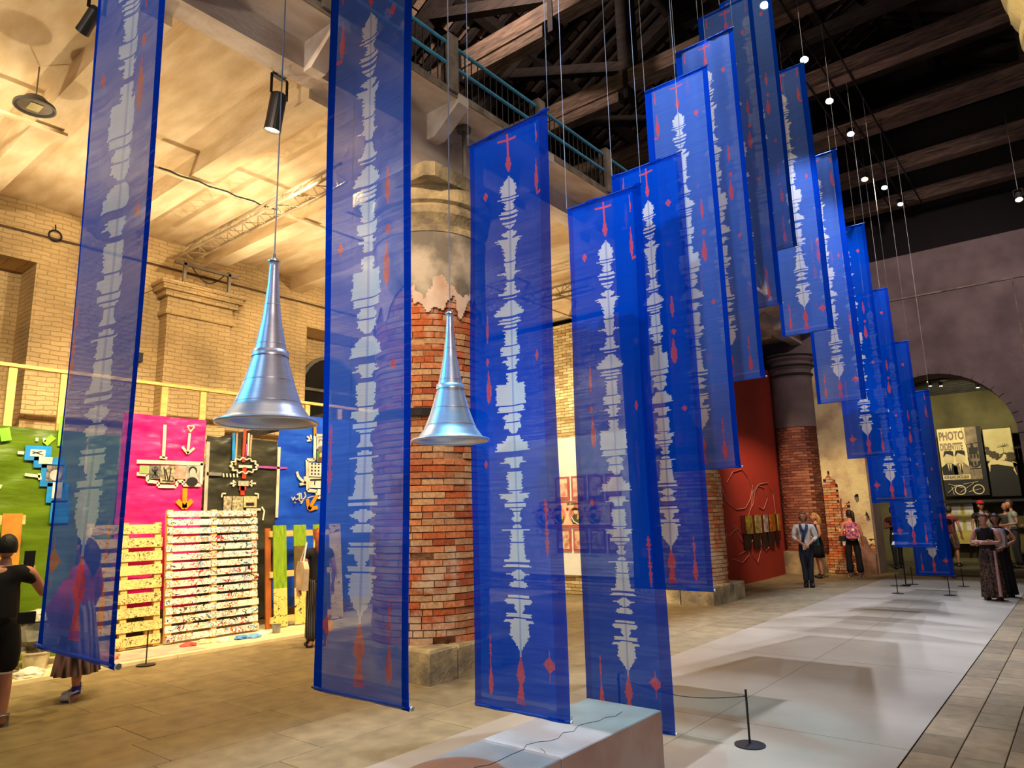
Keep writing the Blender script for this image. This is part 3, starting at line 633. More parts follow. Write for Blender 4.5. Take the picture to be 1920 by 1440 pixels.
def banner_mesh(name, fold, seed, dm):
    rnd = random.Random(seed); NX, NZ, H = 96, 500, 4.05
    jag = [rnd.uniform(-.010, .010) for _ in range(NZ)]; drop = [rnd.random() for _ in range(NZ)]
    v = []; f = []; col = []
    for j in range(NZ + 1):
        z = -H * j / NZ; vv = j / NZ
        for i in range(NX + 1):
            x = -BW / 2 + BW * i / NX; u = i / NX
            env = math.sin(PI * min(1, max(0, vv))) ** .5
            y = fold * (.012 * math.sin(u * 9 + vv * 1.4 + seed) + .007 * math.sin(u * 21 + 1.2 * seed + vv * 2)) * (.35 + .65 * env) + .010 * math.sin(vv * 7 + seed) * env
            v.append((x + .006 * math.sin(vv * 5 + seed) * env, y, z))
    for j in range(NZ):
        vv = (j + .5) / NZ; hw = 0
        for a, wa, b, wb in FIG:
            if a <= vv <= b: hw = max(hw, wa + (wb - wa) * (vv - a) / max(1e-6, b - a))
        if hw > 0: hw = max(.004, hw + jag[j] * (1 if hw > .03 else .2))
        for i in range(NX):
            x = -BW / 2 + BW * (i + .5) / NX; R = G = B = 0.
            if hw > abs(x): R = 1.0 if abs(x) > .009 else .62
            if hw > .05 and .028 < abs(x) < .032: R = .8
            for xr, a, b, w, kd in REDS:
                if a <= vv <= b and abs(x - xr) < .1:
                    t = (vv - a) / (b - a)
                    ww = {'bar': w, 'spin': w * (.2 + .8 * math.sin(PI * t ** 1.6)), 'star': w * (1 - abs(2 * t - 1)) ** 1.2 + .003, 'rag': w * (.15 + .85 * drop[j] * math.sin(PI * t)), 'rag2': w * (.4 + .6 * t) * (.6 + .4 * drop[j])}[kd]
                    if abs(x - xr) < ww: G = .9 if drop[(j * 7 + i) % NZ] > .12 else .5
            edge = BW / 2 - abs(x)
            if edge < (.085 if x > 0 else .055): B = 1.0
            if vv < .012: B = 1.0
            if vv > .984: B = max(B, .25)
            elif vv > .977: R = .25; B = max(B, .5)
            f.append((j * (NX + 1) + i, j * (NX + 1) + i + 1, (j + 1) * (NX + 1) + i + 1, (j + 1) * (NX + 1) + i)); col += [R, G, B, 1]
    me = bpy.data.meshes.new(name); me.from_pydata(v, [], f); me.update(); me.materials.append(CLOTHS[dm])
    at_ = me.attributes.new('dye', 'FLOAT_COLOR', 'FACE'); at_.data.foreach_set('color', col); me.shade_smooth(); return me
BM = [banner_mesh('cloth', 1.0, 3, 0), banner_mesh('cloth', 1.6, 8, 1), banner_mesh('cloth', 1.3, 5, 0)]
rodm = MB().tube([(-BW / 2 - .004, 0, 0), (BW / 2 + .012, 0, 0)], .006, 8); rodo = None
RODM = mat('rod_sleeve', (26, 84, 190), .5)
# Y, bottom, top, mirrored, mesh, label
BAN = [
 (1.00, 1.31, 5.37, 1, 0, 'leftmost blue woven banner, nearest the camera, in front of the green tarpaulin'),
 (2.24, .925, 4.98, 1, 0, 'greyish blue woven banner between the two horns, its top cut off'),
 (3.45, .600, 4.42, 0, 1, 'deep blue woven banner right of the brick column, foot over the cracked plinth'),
 (4.70, .245, 4.36, 0, 1, 'blue woven banner whose foot hangs low behind the back end of the plinth'),
 (5.51, 1.125, 4.98, 1, 1, 'blue woven banner with its foot just above the stone base of the second column'),
 (6.32, 2.15, 6.29, 1, 0, 'blue woven banner ending in front of the left part of the red wall'),
 (7.20, 3.12, 7.25, 1, 0, 'blue woven banner ending at the upper right part of the red wall'),
 (8.00, 4.10, 8.20, 1, 0, 'bright blue woven banner reaching near the roof, its foot beside the far capital'),
 (8.85, 5.06, 8.95, 1, 0, 'brightest blue woven banner, hung highest of all with its top out of the picture'),
 (10.2, 4.24, 8.42, 0, 2, 'blue woven banner with greyish foot, first of the descending row right of the highest'),
 (11.65, 3.41, 7.60, 0, 0, 'blue woven banner, second in the descending row, its foot before the cream plaster'),
 (13.1, 2.61, 6.78, 1, 1, 'blue woven banner, third in the descending row, top just under the warm spotlight'),
 (14.5, 1.86, 5.92, 1, 1, 'dark blue woven banner, fourth in the descending row, top against the mauve end wall'),
 (16.0, .98, 5.15, 1, 1, 'dark blue woven banner, last but one, its foot above the small information stand'),
 (17.8, .30, 4.34, 0, 1, 'dark blue woven banner farthest away, hanging almost to the runner between thin posts'),
]
for k, (Y, zb, zt, mir, mi, lab) in enumerate(BAN):
    t = thing('hanging_banner', lab, 'banner', (-2.79, Y, zt), 0, 'blue ikat banners hung in a wave along the hall')
    c = bpy.data.objects.new('cloth', BM[mi]); COL.objects.link(c); c.parent = t; s_ = (zt - zb) / 4.05; c.scale = (-1 if mir else 1, 1, s_)
    for nm, z in (('top_rod', -.012), ('bottom_rod', -(zt - zb) + .012)):
        if rodo is None: o = rodo = rodm.build(nm, RODM, t)
        else: o = bpy.data.objects.new(nm, rodo.data); COL.objects.link(o); o.parent = t
        o.location = (0, 0, z)
        if nm == 'bottom_rod': MB().tube([(BW / 2 + .006, 0, 0), (BW / 2 + .014, 0, 0)], .010, 8).build('rod_end_cap', WHITEP, o)
    for sx in (-1, 1):
        MB().tube([(sx * BW / 2, 0, 0), (sx * BW / 2, 0, 9.95 - zt)], .0022, 5).build('cord', CORD, t)

# ================================================================== horns, plinth, stands, lamps
HT = [(0, 1.0), (.012, .93), (.025, .87), (.10, .685), (.21, .54), (.40, .35), (.65, .188), (.85, .115), (1, .087)]
def hr(q):
    for (a, ra), (b, rb) in zip(HT, HT[1:]):
        if a <= q <= b: return .218 * (ra + (rb - ra) * (q - a) / (b - a))
    return .218 * .087
def horn(y, x, label):
    t = thing('metal_horn', label, 'horn loudspeaker', (x, y, 2.19))
    prof = []
    for i in range(49):
        q = (i / 48) ** 1.3; z = .76 * q; r = hr(q)
        prof.append((r, z))
    inner = [(r - .003, z) for r, z in prof[::-1]]
    o = MB().lathe(prof + inner, n=64, caps=False).build('bell', ALU, t, True)
    MB().lathe([(.218 + .008 * math.cos(a), .004 + .008 * math.sin(a)) for a in [2 * PI * k / 10 for k in range(11)]], n=64, caps=False).build('rim', ALU, t, True)
    for z in (.09, .19, .36, .55):
        q = z / .76; r = hr(q)
        MB().lathe([(r + .0003, z - .0025), (r + .0018, z), (r + .0003, z + .0025)], n=48, caps=False).build('seam', ALU, t, True)
    q = .30 / .76; r = hr(q)
    MB().lathe([(r + .004, .302), (r + .004, .330), (r - .004, .330)], n=48, caps=False).build('collar', ALU, t, True)
    MB().lathe([(.006, .762), (.030, .760), (.030, .764), (.016, .767), (.016, .775), (.006, .778)], n=24).build('flange', ALU, t)
    MB().tube([(0, 0, .775), (0, 0, .80)], .006, 8).build('swivel', STEEL, t)
    MB().tube([(0, 0, .80), (0, 0, 7.73)], .0038, 6).build('cord', CORD, t)
horn(1.712, -2.8, 'larger looking aluminium horn hanging left, before the black tarpaulin')
horn(2.885, -2.8, 'smaller looking aluminium horn hanging in front of the nearest brick column')

pt = thing('plinth', 'long low block with cracked pale paint, lit turquoise, at the bottom of the picture', 'plinth', (-2.785, 3.0, 0))
for a, b in ((.43, 1.62), (-.80, .42), (-2.0, -.81)):
    mb = MB(); w = .30; h = .42; e = .006
    mb.add([(-w, a, 0), (w, a, 0), (w, b, 0), (-w, b, 0), (-w, a, h - e), (w, a, h - e), (w, b, h - e), (-w, b, h - e), (-w + e, a + e, h), (w - e, a + e, h), (w - e, b - e, h), (-w + e, b - e, h)],
           [(0, 1, 5, 4), (1, 2, 6, 5), (2, 3, 7, 6), (3, 0, 4, 7), (4, 5, 9, 8), (5, 6, 10, 9), (6, 7, 11, 10), (7, 4, 8, 11), (8, 9, 10, 11), (3, 2, 1, 0)])
    mb.build('block', PLINTH, pt)
crack = MB(); x, y = .02, -.5; pts = []
while y < 1.5:
    pts.append((x, y, .4208)); y += random.uniform(.05, .12); x = max(-.2, min(.2, x + random.uniform(-.05, .05)))
crack.tube(pts, .0022, 4)
for (a, b) in (((.1, .5), (.18, .44)), ((-.05, 1.0), (-.12, 1.15))): crack.tube([(a[0], a[1], .4208), ((a[0] + b[0]) / 2 + .01, (a[1] + b[1]) / 2, .4208), (b[0], b[1], .4208)], .0018, 4)
crack.build('crack', mat('crack_dark', (60, 56, 54), .9), pt)

def stand(x, y, label, h=.40, rope=None):
    t = thing('barrier_post', label, 'barrier post', (x, y, .007))
    MB().lathe([(.115, 0), (.115, .008), (.02, .016)], n=28).build('base', BLACK, t)
    MB().tube([(0, 0, .01), (0, 0, h)], .009, 8).build('pole', BLACK, t)
    MB().tube([(0, 0, h - .05), (-.02, 0, h - .05)], .006, 6).build('hook', BLACK, t)
    if rope:
        dx, dy = rope; MB().tube([(dx * k / 12, dy * k / 12, h - .05 - .07 * math.sin(PI * k / 12)) for k in range(13)], .0035, 5).build('rope', BLACK, t)
stand(-2.25, 5.55, 'black barrier post with rope at the front right of the low banner behind the plinth', .40, (-1.1, -.0))
stand(-3.35, 16.74, 'thin black barrier post on the runner, front left of the farthest banner', .40, (-.05, 2.1))
stand(-2.42, 16.78, 'thin black barrier post directly below the farthest banner')
stand(-3.43, 18.83, 'thin black barrier post behind the small information stand', .40)
stand(-2.42, 18.77, 'thin black barrier post right of the farthest banner')
stand(-9.64, 4.32, 'black barrier post on the stone floor before the sketched pallet', .42)
stand(-3.35, 5.5, 'black barrier post hidden behind the low banner', .40)
t = thing('information_stand', 'small black stand holding a white angled label below the last but one banner', 'sign stand', (-3.52, 18.55, .007))
MB().lathe([(.10, 0), (.10, .01), (.02, .02)], n=24).build('base', BLACK, t); MB().tube([(0, 0, .01), (0, 0, .98)], .014, 8).build('pole', BLACK, t)
MB().bar((-.17, -.04, .95), (.17, -.04, .95), .2, .012, (0, -.4, 1)).build('label_board', WHITEP, t); MB().bar((-.17, .10, 1.16), (.17, .10, 1.16), .10, .01, (0, -.4, 1)).build('upper_label', WHITEP, t)

def nave_lamp(x, y, z, warm, label):
    t = thing('spotlight', label, 'spotlight', (x, y, z))
    t.rotation_euler = (math.radians(-24), 0, 0)
    smooth_angle(MB().lathe([(.03, .20), (.06, .17), (.065, .02), (.075, 0), (.07, 0), (.055, .03)], n=20).build('housing', BLACK, t), 40)
    MB().lathe([(.001, .012), (.06, .012)], n=20, caps=False).build('lens', LENSW if warm else LENS, t.children[0])
    MB().bar((-.08, 0, .1), (-.08, 0, .3), .012).bar((.08, 0, .1), (.08, 0, .3), .012).bar((-.08, 0, .3), (.08, 0, .3), .012).build('yoke', IRON, t)
    h_ = 9.92 - z - .274; MB().tube([(0, 0, .3), (0, -.407 * h_, .3 + .914 * h_)], .008, 6).build('hanger', IRON, t)
NL = ['shining through the top of the highest banner', 'just above the right corner of the first descending banner', 'second blue-white lamp down the row right of the banners', 'third blue-white lamp down the row right of the banners', 'lowest but one in the row of blue-white lamps', 'lowest blue-white lamp in the row near the end wall']
for (y, z), l in zip([(9.8, 9.33), (11.8, 9.49), (13.32, 9.43), (14.88, 9.43), (17.98, 9.38), (20.03, 9.67)], NL):
    nave_lamp(-2.8, y, z, False, 'black hanging spotlight ' + l)
nave_lamp(-2.8, 15.72, 8.73, True, 'black hanging spotlight with warm yellowish beam, right of the third descending banner')
nave_lamp(-0.264, 17.0, 7.902, True, 'warm spotlight at the right edge of the picture against the dark roof')
def can(x, y, z, rz, tilt, label, L_=.3, r=.075):
    t = thing('track_spotlight', label, 'spotlight', (x, y, z), rz); 
    b = thing('head', None, None, (0, 0, 0)) if 0 else None
    M_ = Matrix.Rotation(tilt, 4, 'Y')
    def tv(mb): mb.v = [tuple(M_ @ Vector(p)) for p in mb.v]; return mb
    tv(MB().lathe([(r * .7, .02), (r, 0), (r, -L_ * .75), (r * 1.05, -L_), (r * .95, -L_), (r * .9, -L_ * .85)], n=20)).build('housing', BLACK, t)
    tv(MB().lathe([(.001, -L_ * .96), (r * .9, -L_ * .96)], n=20, caps=False)).build('lens', LENSW, t.children[0])
    MB().bar((0, -r - .015, -.02), (0, -r - .015, .22), .03, .01).bar((0, r + .015, -.02), (0, r + .015, .22), .03, .01).bar((0, -r - .015, .22), (0, r + .015, .22), .03, .012).build('yoke', IRON, t)
    MB().box(-.05, -.06, .22, .05, .06, .30).build('clamp', IRON, t)
can(-6.62, 2.08, 6.55, .2, .9, 'black spotlight at the very top left, aimed down at the green tarpaulin', .26, .06)
can(-6.46, 3.92, 6.50, .1, .22, 'black theatre spotlight clamped to the white girder behind the horn cord', .42, .09)
# ufo floodlight
t = thing('floodlight', 'round dark flying-saucer shaped floodlight hanging at the top left under the ceiling', 'floodlight', (-8.45, 2.15, 6.36))
smooth_angle(MB().lathe([(.02, .10), (.10, .09), (.15, .03), (.20, .0), (.205, -.03), (.19, -.035), (.17, -.01)], n=36).build('housing', mat('flood_grey', (70, 66, 60), .5), t), 30)
MB().lathe([(.001, -.015), (.165, -.015)], n=36, caps=False).build('cover_glass', mat('flood_glass', (120, 108, 84), .3), t); MB().box(-.09, -.06, -.022, .09, .06, -.016).build('led_array', mat('led_array', (210, 196, 120), .4), t)
MB().tube([(0, 0, .1), (.0, .0, .48)], .008, 6).build('hanger', STEEL, t)
# conduit under the ceiling
t = thing('conduit', 'thin white conduit with black cable running under the aisle ceiling beams', 'conduit', (-9.18, 5.0, 6.522))
MB().box(-.03, -6.6, -.02, .03, -2.3, .02).box(-.03, -1.3, -.02, .03, 9, .02).build('tray', CONC, t)
MB().tube([(.045, -1.2 + k * .14, -.004 + .012 * math.sin(k * 2.1)) for k in range(14)], .012, 5).build('cable', BLACK, t)
def ltruss(y, x0, x1, z, label):
    t = thing('lighting_truss', label, 'lighting truss', ((x0 + x1) / 2, y, z)); h = (x1 - x0) / 2
    P_ = [(-.13, -.08), (.13, -.08), (0, .14)]
    for q in P_: MB().tube([(-h, q[0], q[1]), (h, q[0], q[1])], .022, 8).build('chord', TRUSSM, t, True)
    lc = None; n = int(2 * h / .22)
    for i in range(n):
        xa = -h + i * 2 * h / n; xb = xa + 2 * h / n
        for a, b in ((0, 1), (1, 2), (2, 0)):
            pa, pb = (P_[a], P_[b]) if i % 2 else (P_[b], P_[a])
            MB().bar((xa, pa[0], pa[1]), (xb, pb[0], pb[1]), .013).build('lacing', TRUSSM, t)
    return t
ltruss(5.3, -11.4, -7.15, 6.33, 'triangular aluminium lighting truss under the aisle ceiling left of the second banner')
ltruss(11.45, -11.4, -7.15, 6.33, 'farther aluminium lighting truss glimpsed between the third and fourth banners')
t = thing('truss_bracket', 'steel scaffold bracket holding the near truss above the pilaster', 'bracket', (-12.06, 5.96, 6.1))
for dy in (-.42, .42): MB().bar((.12, dy, -.10), (.12, dy, .30), .05).build('upright', STEEL, t)
MB().bar((.12, -.6, .24), (.12, .6, .24), .05).build('crossbar', STEEL, t); MB().tube([(.15, -.3 + .6 * k / 8, .2 - .22 * math.sin(PI * k / 8)) for k in range(9)], .01, 5).build('cable', BLACK, t)
t = thing('wall_ring', 'small black iron ring hanging on the aisle wall at the upper left', 'ring', (-12.36, 3.62, 6.4))
MB().tube([(0, .09 * math.cos(a), .09 * math.sin(a)) for a in [2 * PI * k / 20 for k in range(21)]], .015, 8, False).build('ring', IRON, t); MB().tube([(-.04, 0, .2), (0, 0, .09)], .01, 6).build('hook', IRON, t)
t = thing('wall_speaker', 'small black device with a dangling cord beside the pilaster', 'speaker', (-12.3, 5.02, 4.6))
MB().box(-.06, -.05, -.08, .06, .05, .08).build('housing', BLACK, t); MB().tube([(-.04, 0, .08), (-.06, .02, .5), (-.06, .0, 1.15), (-.06, .3, 1.35)], .006, 5).build('cord', IRON, t)
# ================================================================== exhibits along the aisle
XT = -11.2
def plastic(name, c, c2): 
    return mat(name, c, .32, 0, c2, 2, 6, .5, 5, (1, .6, 2.4))
TAPEW = mat('cream_tape', (246, 238, 205), .6); TAPEB = mat('blue_tape', (20, 150, 235), .5); TAPEO = mat('orange_tape', (246, 160, 20), .5)
TAPER = mat('red_tape', (235, 70, 30), .5); TAPEG = mat('neon_green_tape', (150, 240, 50), .5); TAPEP = mat('purple_tape', (190, 90, 180), .5)
def tarp(y0, y1, z0, z1, m, label, seed, name='tarpaulin'):
    t = thing(name, label, 'tarpaulin', (XT, (y0 + y1) / 2, z0)); w = y1 - y0; h = z1 - z0; NX, NZ = 44, int(44 * h / w)
    v = []; f = []
    for j in range(NZ + 1):
        z = h * j / NZ
        for i in range(NX + 1):
            y = -w / 2 + w * i / NX
            d = .022 * noise.noise(Vector((y * 3, z * 4, seed))) + .010 * abs(((z / .34 + seed * .3) % 1) - .5) + .007 * abs(((y / .5) % 1) - .5) + .012 * noise.noise(Vector((y * 9, z * 14, seed)))
            v.append((d, y, z + (.02 * noise.noise(Vector((y * 2, seed, 0))) if j == NZ else 0)))
    for j in range(NZ):
        for i in range(NX): a = j * (NX + 1) + i; f.append((a, a + 1, a + NX + 2, a + NX + 1))
    mb = MB(); mb.add(v, f); mb.build('sheet', m, t, True)
    return t
def ofs(t, p): return (p[0] - t.location.y, p[1] - t.location.z)
def strip(t, pts, w, m, name='tape', x=.04):
    mb = MB()
    for a, b in zip(pts, pts[1:]):
        a = ofs(t, a); b = ofs(t, b); mb.bar((x, a[0], a[1]), (x, b[0], b[1]), w, .004, (1, 0, 0))
    return mb.build(name, m, t)
def card(t, p, q, m, name='paper', x=.045):
    a = ofs(t, p); b = ofs(t, q); return MB().box(x - .003, min(a[0], b[0]), min(a[1], b[1]), x + .003, max(a[0], b[0]), max(a[1], b[1])).build(name, m, t)
def arrow(t, a, b, w, hw, m, x=.045):
    a = Vector(ofs(t, a)); b = Vector(ofs(t, b)); d = (b - a).normalized(); n = Vector((-d.y, d.x))
    mb = MB(); mb.bar((x, a.x, a.y), (x, b.x, b.y), w, .005, (1, 0, 0))
    for s in (-1, 1):
        e = b - d * hw + n * s * hw; mb.bar((x, b.x, b.y), (x, e.x, e.y), w, .005, (1, 0, 0))
    return mb.build('tape_arrow', m, t)
G = tarp(1.4, 3.95, .05, 3.12, plastic('green_plastic', (78, 104, 8), (104, 134, 22)), 'olive green plastic tarpaulin with blue stepped tape at the far left', 1)
K1 = tarp(3.97, 4.40, .05, 3.1, plastic('lime_plastic', (110, 140, 30), (90, 120, 20)), 'narrow green plastic tarpaulin strip seen only through the leftmost banner', 5)
P = tarp(4.42, 5.72, .5, 3.46, plastic('pink_plastic', (226, 20, 112), (240, 60, 140)), 'bright pink plastic tarpaulin with taped arrows and a strip of photographs', 2)
B = tarp(5.75, 7.06, .2, 3.20, plastic('black_plastic_sheet', (44, 44, 34), (74, 72, 56)), 'black plastic tarpaulin with taped cloud and red tape line below the left horn', 3)
U = tarp(7.08, 9.2, .3, 3.72, plastic('blue_plastic', (20, 70, 200), (40, 100, 225)), 'royal blue plastic tarpaulin with a taped column of pictures left of the second banner', 4)
PAPER = mat('paper_white', (244, 238, 214), .8); PHOTO = mat('grey_photo', (150, 146, 136), .6, 0, (60, 56, 52), 26, 6); PHOTO2 = mat('sepia_photo', (206, 194, 158), .6, 0, (110, 90, 66), 18, 6); INK = mat('ink', (34, 28, 26), .7)
# green: stepped blue tape collage
mb = MB()
for a, b in (((50, 834), (95, 862)), ((66, 846), (118, 878)), ((80, 868), (106, 912)), ((92, 905), (120, 942)), ((104, 930), (124, 985)), ((98, 840), (112, 866))): pass
for p, q in (((3.182,2.882), (3.502,2.678)), ((3.297,2.727), (3.676,2.581)), ((3.395,2.629), (3.698,2.327)), ((3.490,2.375), (3.758,2.105)), ((3.557,2.134), (3.796,1.823))):
    card(G, p, q, TAPEB, 'blue_tape', .038)
card(G, (3.243,2.827), (3.425,2.734), PAPER); card(G, (3.354,2.730), (3.519,2.634), PAPER); card(G, (3.461,2.617), (3.665,2.401), PHOTO, 'portrait_photo'); card(G, (3.554,2.384), (3.673,2.164), PAPER)
a = ofs(G, (3.574,2.532)); MB().lathe([(.001, 0), (.07, .004), (.075, .0)], (.05, 0, 0), 18).build('portrait_face', mat('face_print', (214, 208, 196), .7), G).matrix_local = Matrix.Translation((.05, a[0], a[1])) @ Matrix.Rotation(PI / 2, 4, 'Y')
for k, (p, q) in enumerate((((3.265,2.799), (3.397,2.755)), ((3.268,2.770), (3.380,2.805)))): strip(G, [p, q], .012, INK, 'ink_stroke', .05)
for p, q in (((3.206,2.483), (3.391,2.460)), ((3.375,2.503), (3.395,2.416)), ((2.933,2.292), (2.946,2.341)), ((3.098,2.775), (3.173,2.772))): strip(G, [p, q], .04, TAPEW)
strip(G, [(2.915,3.094), (2.956,2.924)], .12, TAPEG); strip(G, [(3.409,2.911), (3.504,3.023)], .08, TAPEG); strip(G, [(3.585,3.319), (3.595,2.893)], .06, TAPEG)
for u in (0, 1): strip(G, [(((3.305,2.993))[0] + u * .09, ((3.305,2.993))[1]), (((3.309,2.942))[0] + u * .09, ((3.309,2.942))[1])], .035, TAPEW)
# pink: tall I, heart arrow, framed photographs, orange arrow
strip(P, [(5.034,3.323), (5.046,2.801)], .05, TAPEW); strip(P, [(4.988,2.807), (5.104,2.796)], .04, TAPEW)
arrow(P, (5.436,3.219), (5.422,2.889), .04, .10, TAPEW)
c = ofs(P, (5.447,3.307)); MB().tube([(.045, c[0] + .055 * math.sin(a_) ** 3, c[1] + .045 * math.cos(a_) - .02 * math.cos(2 * a_)) for a_ in [2 * PI * k / 24 for k in range(25)]], .012, 6).build('tape_heart', TAPEW, P)
strip(P, [(4.650,2.724), (5.689,2.738)], .06, TAPEW); strip(P, [(5.670,2.746), (5.674,2.399)], .05, TAPEW)
strip(P, [(4.664,2.539), (4.822,2.528), (4.829,2.430), (4.991,2.418), (4.995,2.360), (5.277,2.357), (5.288,2.441), (5.382,2.444), (5.386,2.385), (5.674,2.391)], .05, TAPEW)
card(P, (4.843,2.676), (5.012,2.468), PHOTO, 'photograph', .05); card(P, (5.013,2.683), (5.240,2.407), PHOTO2, 'photograph', .05); card(P, (5.237,2.692), (5.405,2.478), mat('pink_print', (220, 170, 150), .7, 0, (180, 130, 110), 12), 'photograph', .05); card(P, (5.408,2.700), (5.636,2.433), mat('portrait_grey', (190, 184, 172), .7, 0, (150, 146, 136), 9), 'portrait_photo', .05); card(P, (4.693,2.669), (4.837,2.544), mat('green_print', (170, 190, 120), .7), 'photograph', .05)
def portrait(t, p, s, face=(206, 196, 180), hair=(30, 26, 24)):
    a = ofs(t, p)
    def disc(name, dy, dz, r1, r2, c, x): MB().lathe([(.001, 0), (1, 0)], (0, 0, 0), 20, False).build(name, mat('print_%d_%d_%d' % c, c, .7), t).matrix_local = Matrix.Translation((x, a[0] + dy * s, a[1] + dz * s)) @ Matrix.Rotation(PI / 2, 4, 'Y') @ Matrix.Diagonal((r2 * s, r1 * s, 1, 1))
    disc('printed_hair', 0, .18, .42, .42, hair, .0555); disc('printed_face', 0, 0, .30, .42, face, .0565); disc('printed_shoulders', 0, -.85, .55, .42, hair, .0560)
portrait(P, (5.520,2.584), .17)
for q in (((5.094,2.462), (5.056,2.651)), ((5.136,2.454), (5.083,2.619)), ((5.153,2.455), (5.165,2.639)), ((5.046,2.444), (5.221,2.440)), ((4.880,2.611), (4.977,2.500)), ((4.959,2.631), (4.889,2.489)), ((4.917,2.654), (4.936,2.507))): strip(P, q, .018, INK, 'printed_rifle', .056)
arrow(P, (5.415,2.335), (5.427,2.024), .075, .12, TAPEO)
# strips on the joints between tarpaulins
strip(P, [(5.757,3.102), (5.773,1.954)], .06, mat('grey_tape', (196, 190, 168), .6))
# black: hanging tapes, cloud, arrows, clippings
strip(B, [(6.401,3.406), (6.403,2.797)], .055, TAPER); strip(B, [(6.428,2.706), (6.428,2.515)], .075, TAPER); strip(B, [(6.403,2.433), (6.413,2.235)], .075, TAPER); strip(B, [(6.348,2.360), (6.476,2.353)], .09, TAPER)
strip(B, [(6.200,3.279), (6.216,2.824)], .05, TAPEB); strip(B, [(6.259,3.283), (6.259,2.736)], .035, mat('tan_tape', (196, 160, 120), .6)); strip(B, [(6.477,3.300), (6.477,2.911)], .03, TAPEW); strip(B, [(6.528,3.276), (6.518,2.894)], .035, mat('tan_tape', (196, 160, 120), .6)); strip(B, [(6.436,3.111), (6.432,2.816)], .035, TAPEP)
c = ofs(B, (6.416,2.733)); MB().tube([(.045, c[0] + (.24 + .022 * math.sin(a_ * 12)) * math.cos(a_), c[1] + (.12 + .018 * math.sin(a_ * 12)) * math.sin(a_)) for a_ in [2 * PI * k / 96 for k in range(97)]], .014, 6).build('tape_cloud', TAPEW, B)
strip(B, [(6.319,2.720), (6.567,2.721)], .05, TAPEW); strip(B, [(6.679,2.726), (7.077,2.723)], .04, TAPEP)
strip(B, [(5.762,2.575), (6.020,2.575)], .055, mat('silver_tape', (150, 146, 130), .5))
for k in range(5): strip(B, [(((6.047,2.593))[0] + k * .062, ((6.047,2.593))[1]), (((6.060,2.532))[0] + k * .062, ((6.060,2.532))[1])], .025, TAPEW)
arrow(B, (6.180,2.428), (6.276,2.430), .03, .05, TAPEW); arrow(B, (6.652,2.439), (6.531,2.436), .03, .05, TAPEW); card(B, (6.322,2.476), (6.514,2.390), mat('newsprint', (206, 204, 176), .8, 0, (150, 148, 126), 40))
strip(B, [(6.042,2.196), (6.048,2.258), (6.114,2.258)], .025, TAPEW); strip(B, [(6.641,2.265), (6.712,2.256), (6.706,2.174)], .025, TAPEW)
card(B, (6.079,2.214), (6.234,1.968), PHOTO2, 'clipping'); card(B, (6.221,2.215), (6.437,1.966), mat('newsprint2', (214, 206, 160), .8, 0, (120, 108, 80), 22), 'clipping'); card(B, (6.424,2.217), (6.683,2.028), mat('newsprint3', (224, 214, 156), .8, 0, (190, 170, 120), 30), 'clipping'); card(B, (6.479,2.109), (6.631,2.055), INK, 'printed_picture', .05)
card(B, (6.494,2.011), (6.767,1.973), PAPER, 'rolled_paper'); strip(B, [(6.784,2.037), (6.839,1.963), (6.816,1.808)], .03, PAPER)
strip(B, [(7.082,3.096), (7.085,1.850)], .055, TAPEW)
# blue: white framed column of pictures, arrows, brush lettering
strip(U, [(7.825,3.578), (7.832,3.365)], .06, TAPEO); strip(U, [(7.832,3.375), (7.837,2.903), (7.673,2.895), (7.706,2.335), (7.904,2.319), (7.932,2.210), (8.039,2.211)], .06, TAPEW)
strip(U, [(7.832,3.365), (8.024,3.380)], .05, TAPEW)
card(U, (7.869,3.338), (8.057,3.106), mat('grey_portrait_print', (196, 204, 196), .7, 0, (150, 160, 156), 8), 'picture', .05); card(U, (7.878,3.075), (8.065,2.873), mat('green_picture', (96, 150, 60), .7), 'picture', .05); card(U, (7.710,2.847), (8.050,2.590), PAPER, 'picture', .05); card(U, (7.720,2.571), (8.057,2.381), PAPER, 'picture', .05); card(U, (7.915,2.358), (8.049,2.251), PAPER, 'picture', .05)
portrait(U, (7.957,3.222), .13, (214, 216, 206), (120, 120, 116)); portrait(U, (7.964,3.000), .11, (240, 200, 90), (120, 70, 30))
for i in range(4):
    for j in range(4):
        a = (7.758,2.809); MB().box(.053, a[0] - U.location.y + i * .075, a[1] - U.location.z - j * .062, .056, a[0] - U.location.y + i * .075 + .035, a[1] - U.location.z - j * .062 + .03).build('small_print', INK, U)
strip(U, [(7.745,2.522), (7.992,2.539)], .035, INK, 'printed_rifle', .055); strip(U, [(7.850,2.525), (7.841,2.436)], .018, INK, 'printed_rifle', .055)
arrow(U, (7.657,3.332), (7.753,3.269), .035, .07, TAPEW); 
strip(U, [(7.465,2.670), (7.502,2.574), (7.584,2.508)], .05, TAPEW); arrow(U, (7.561,2.527), (7.655,2.461), .05, .09, TAPEW)
arrow(U, (7.907,2.240), (7.742,1.986), .07, .14, TAPEO); strip(U, [(7.067,2.723), (7.262,2.730)], .035, TAPEP); strip(U, [(7.849,2.229), (7.699,2.199)], .012, TAPEW)
wr = MB()
for pl_ in ([(7.638,2.305), (7.664,2.228), (7.620,2.169), (7.575,2.179), (7.559,2.285)], [(7.525,2.284), (7.531,2.150), (7.589,2.111)], [(7.518,2.188), (7.463,2.159), (7.428,2.207), (7.397,2.149), (7.372,2.206)], [(7.482,2.245), (7.504,2.265)], [(7.432,2.111), (7.454,2.111)], [(7.610,2.150), (7.567,2.092)]):
    q = [ofs(U, p) for p in pl_]; wr.tube([(.045, a, b) for a, b in q], .014, 5)
wr.build('brush_lettering', TAPEW, U)
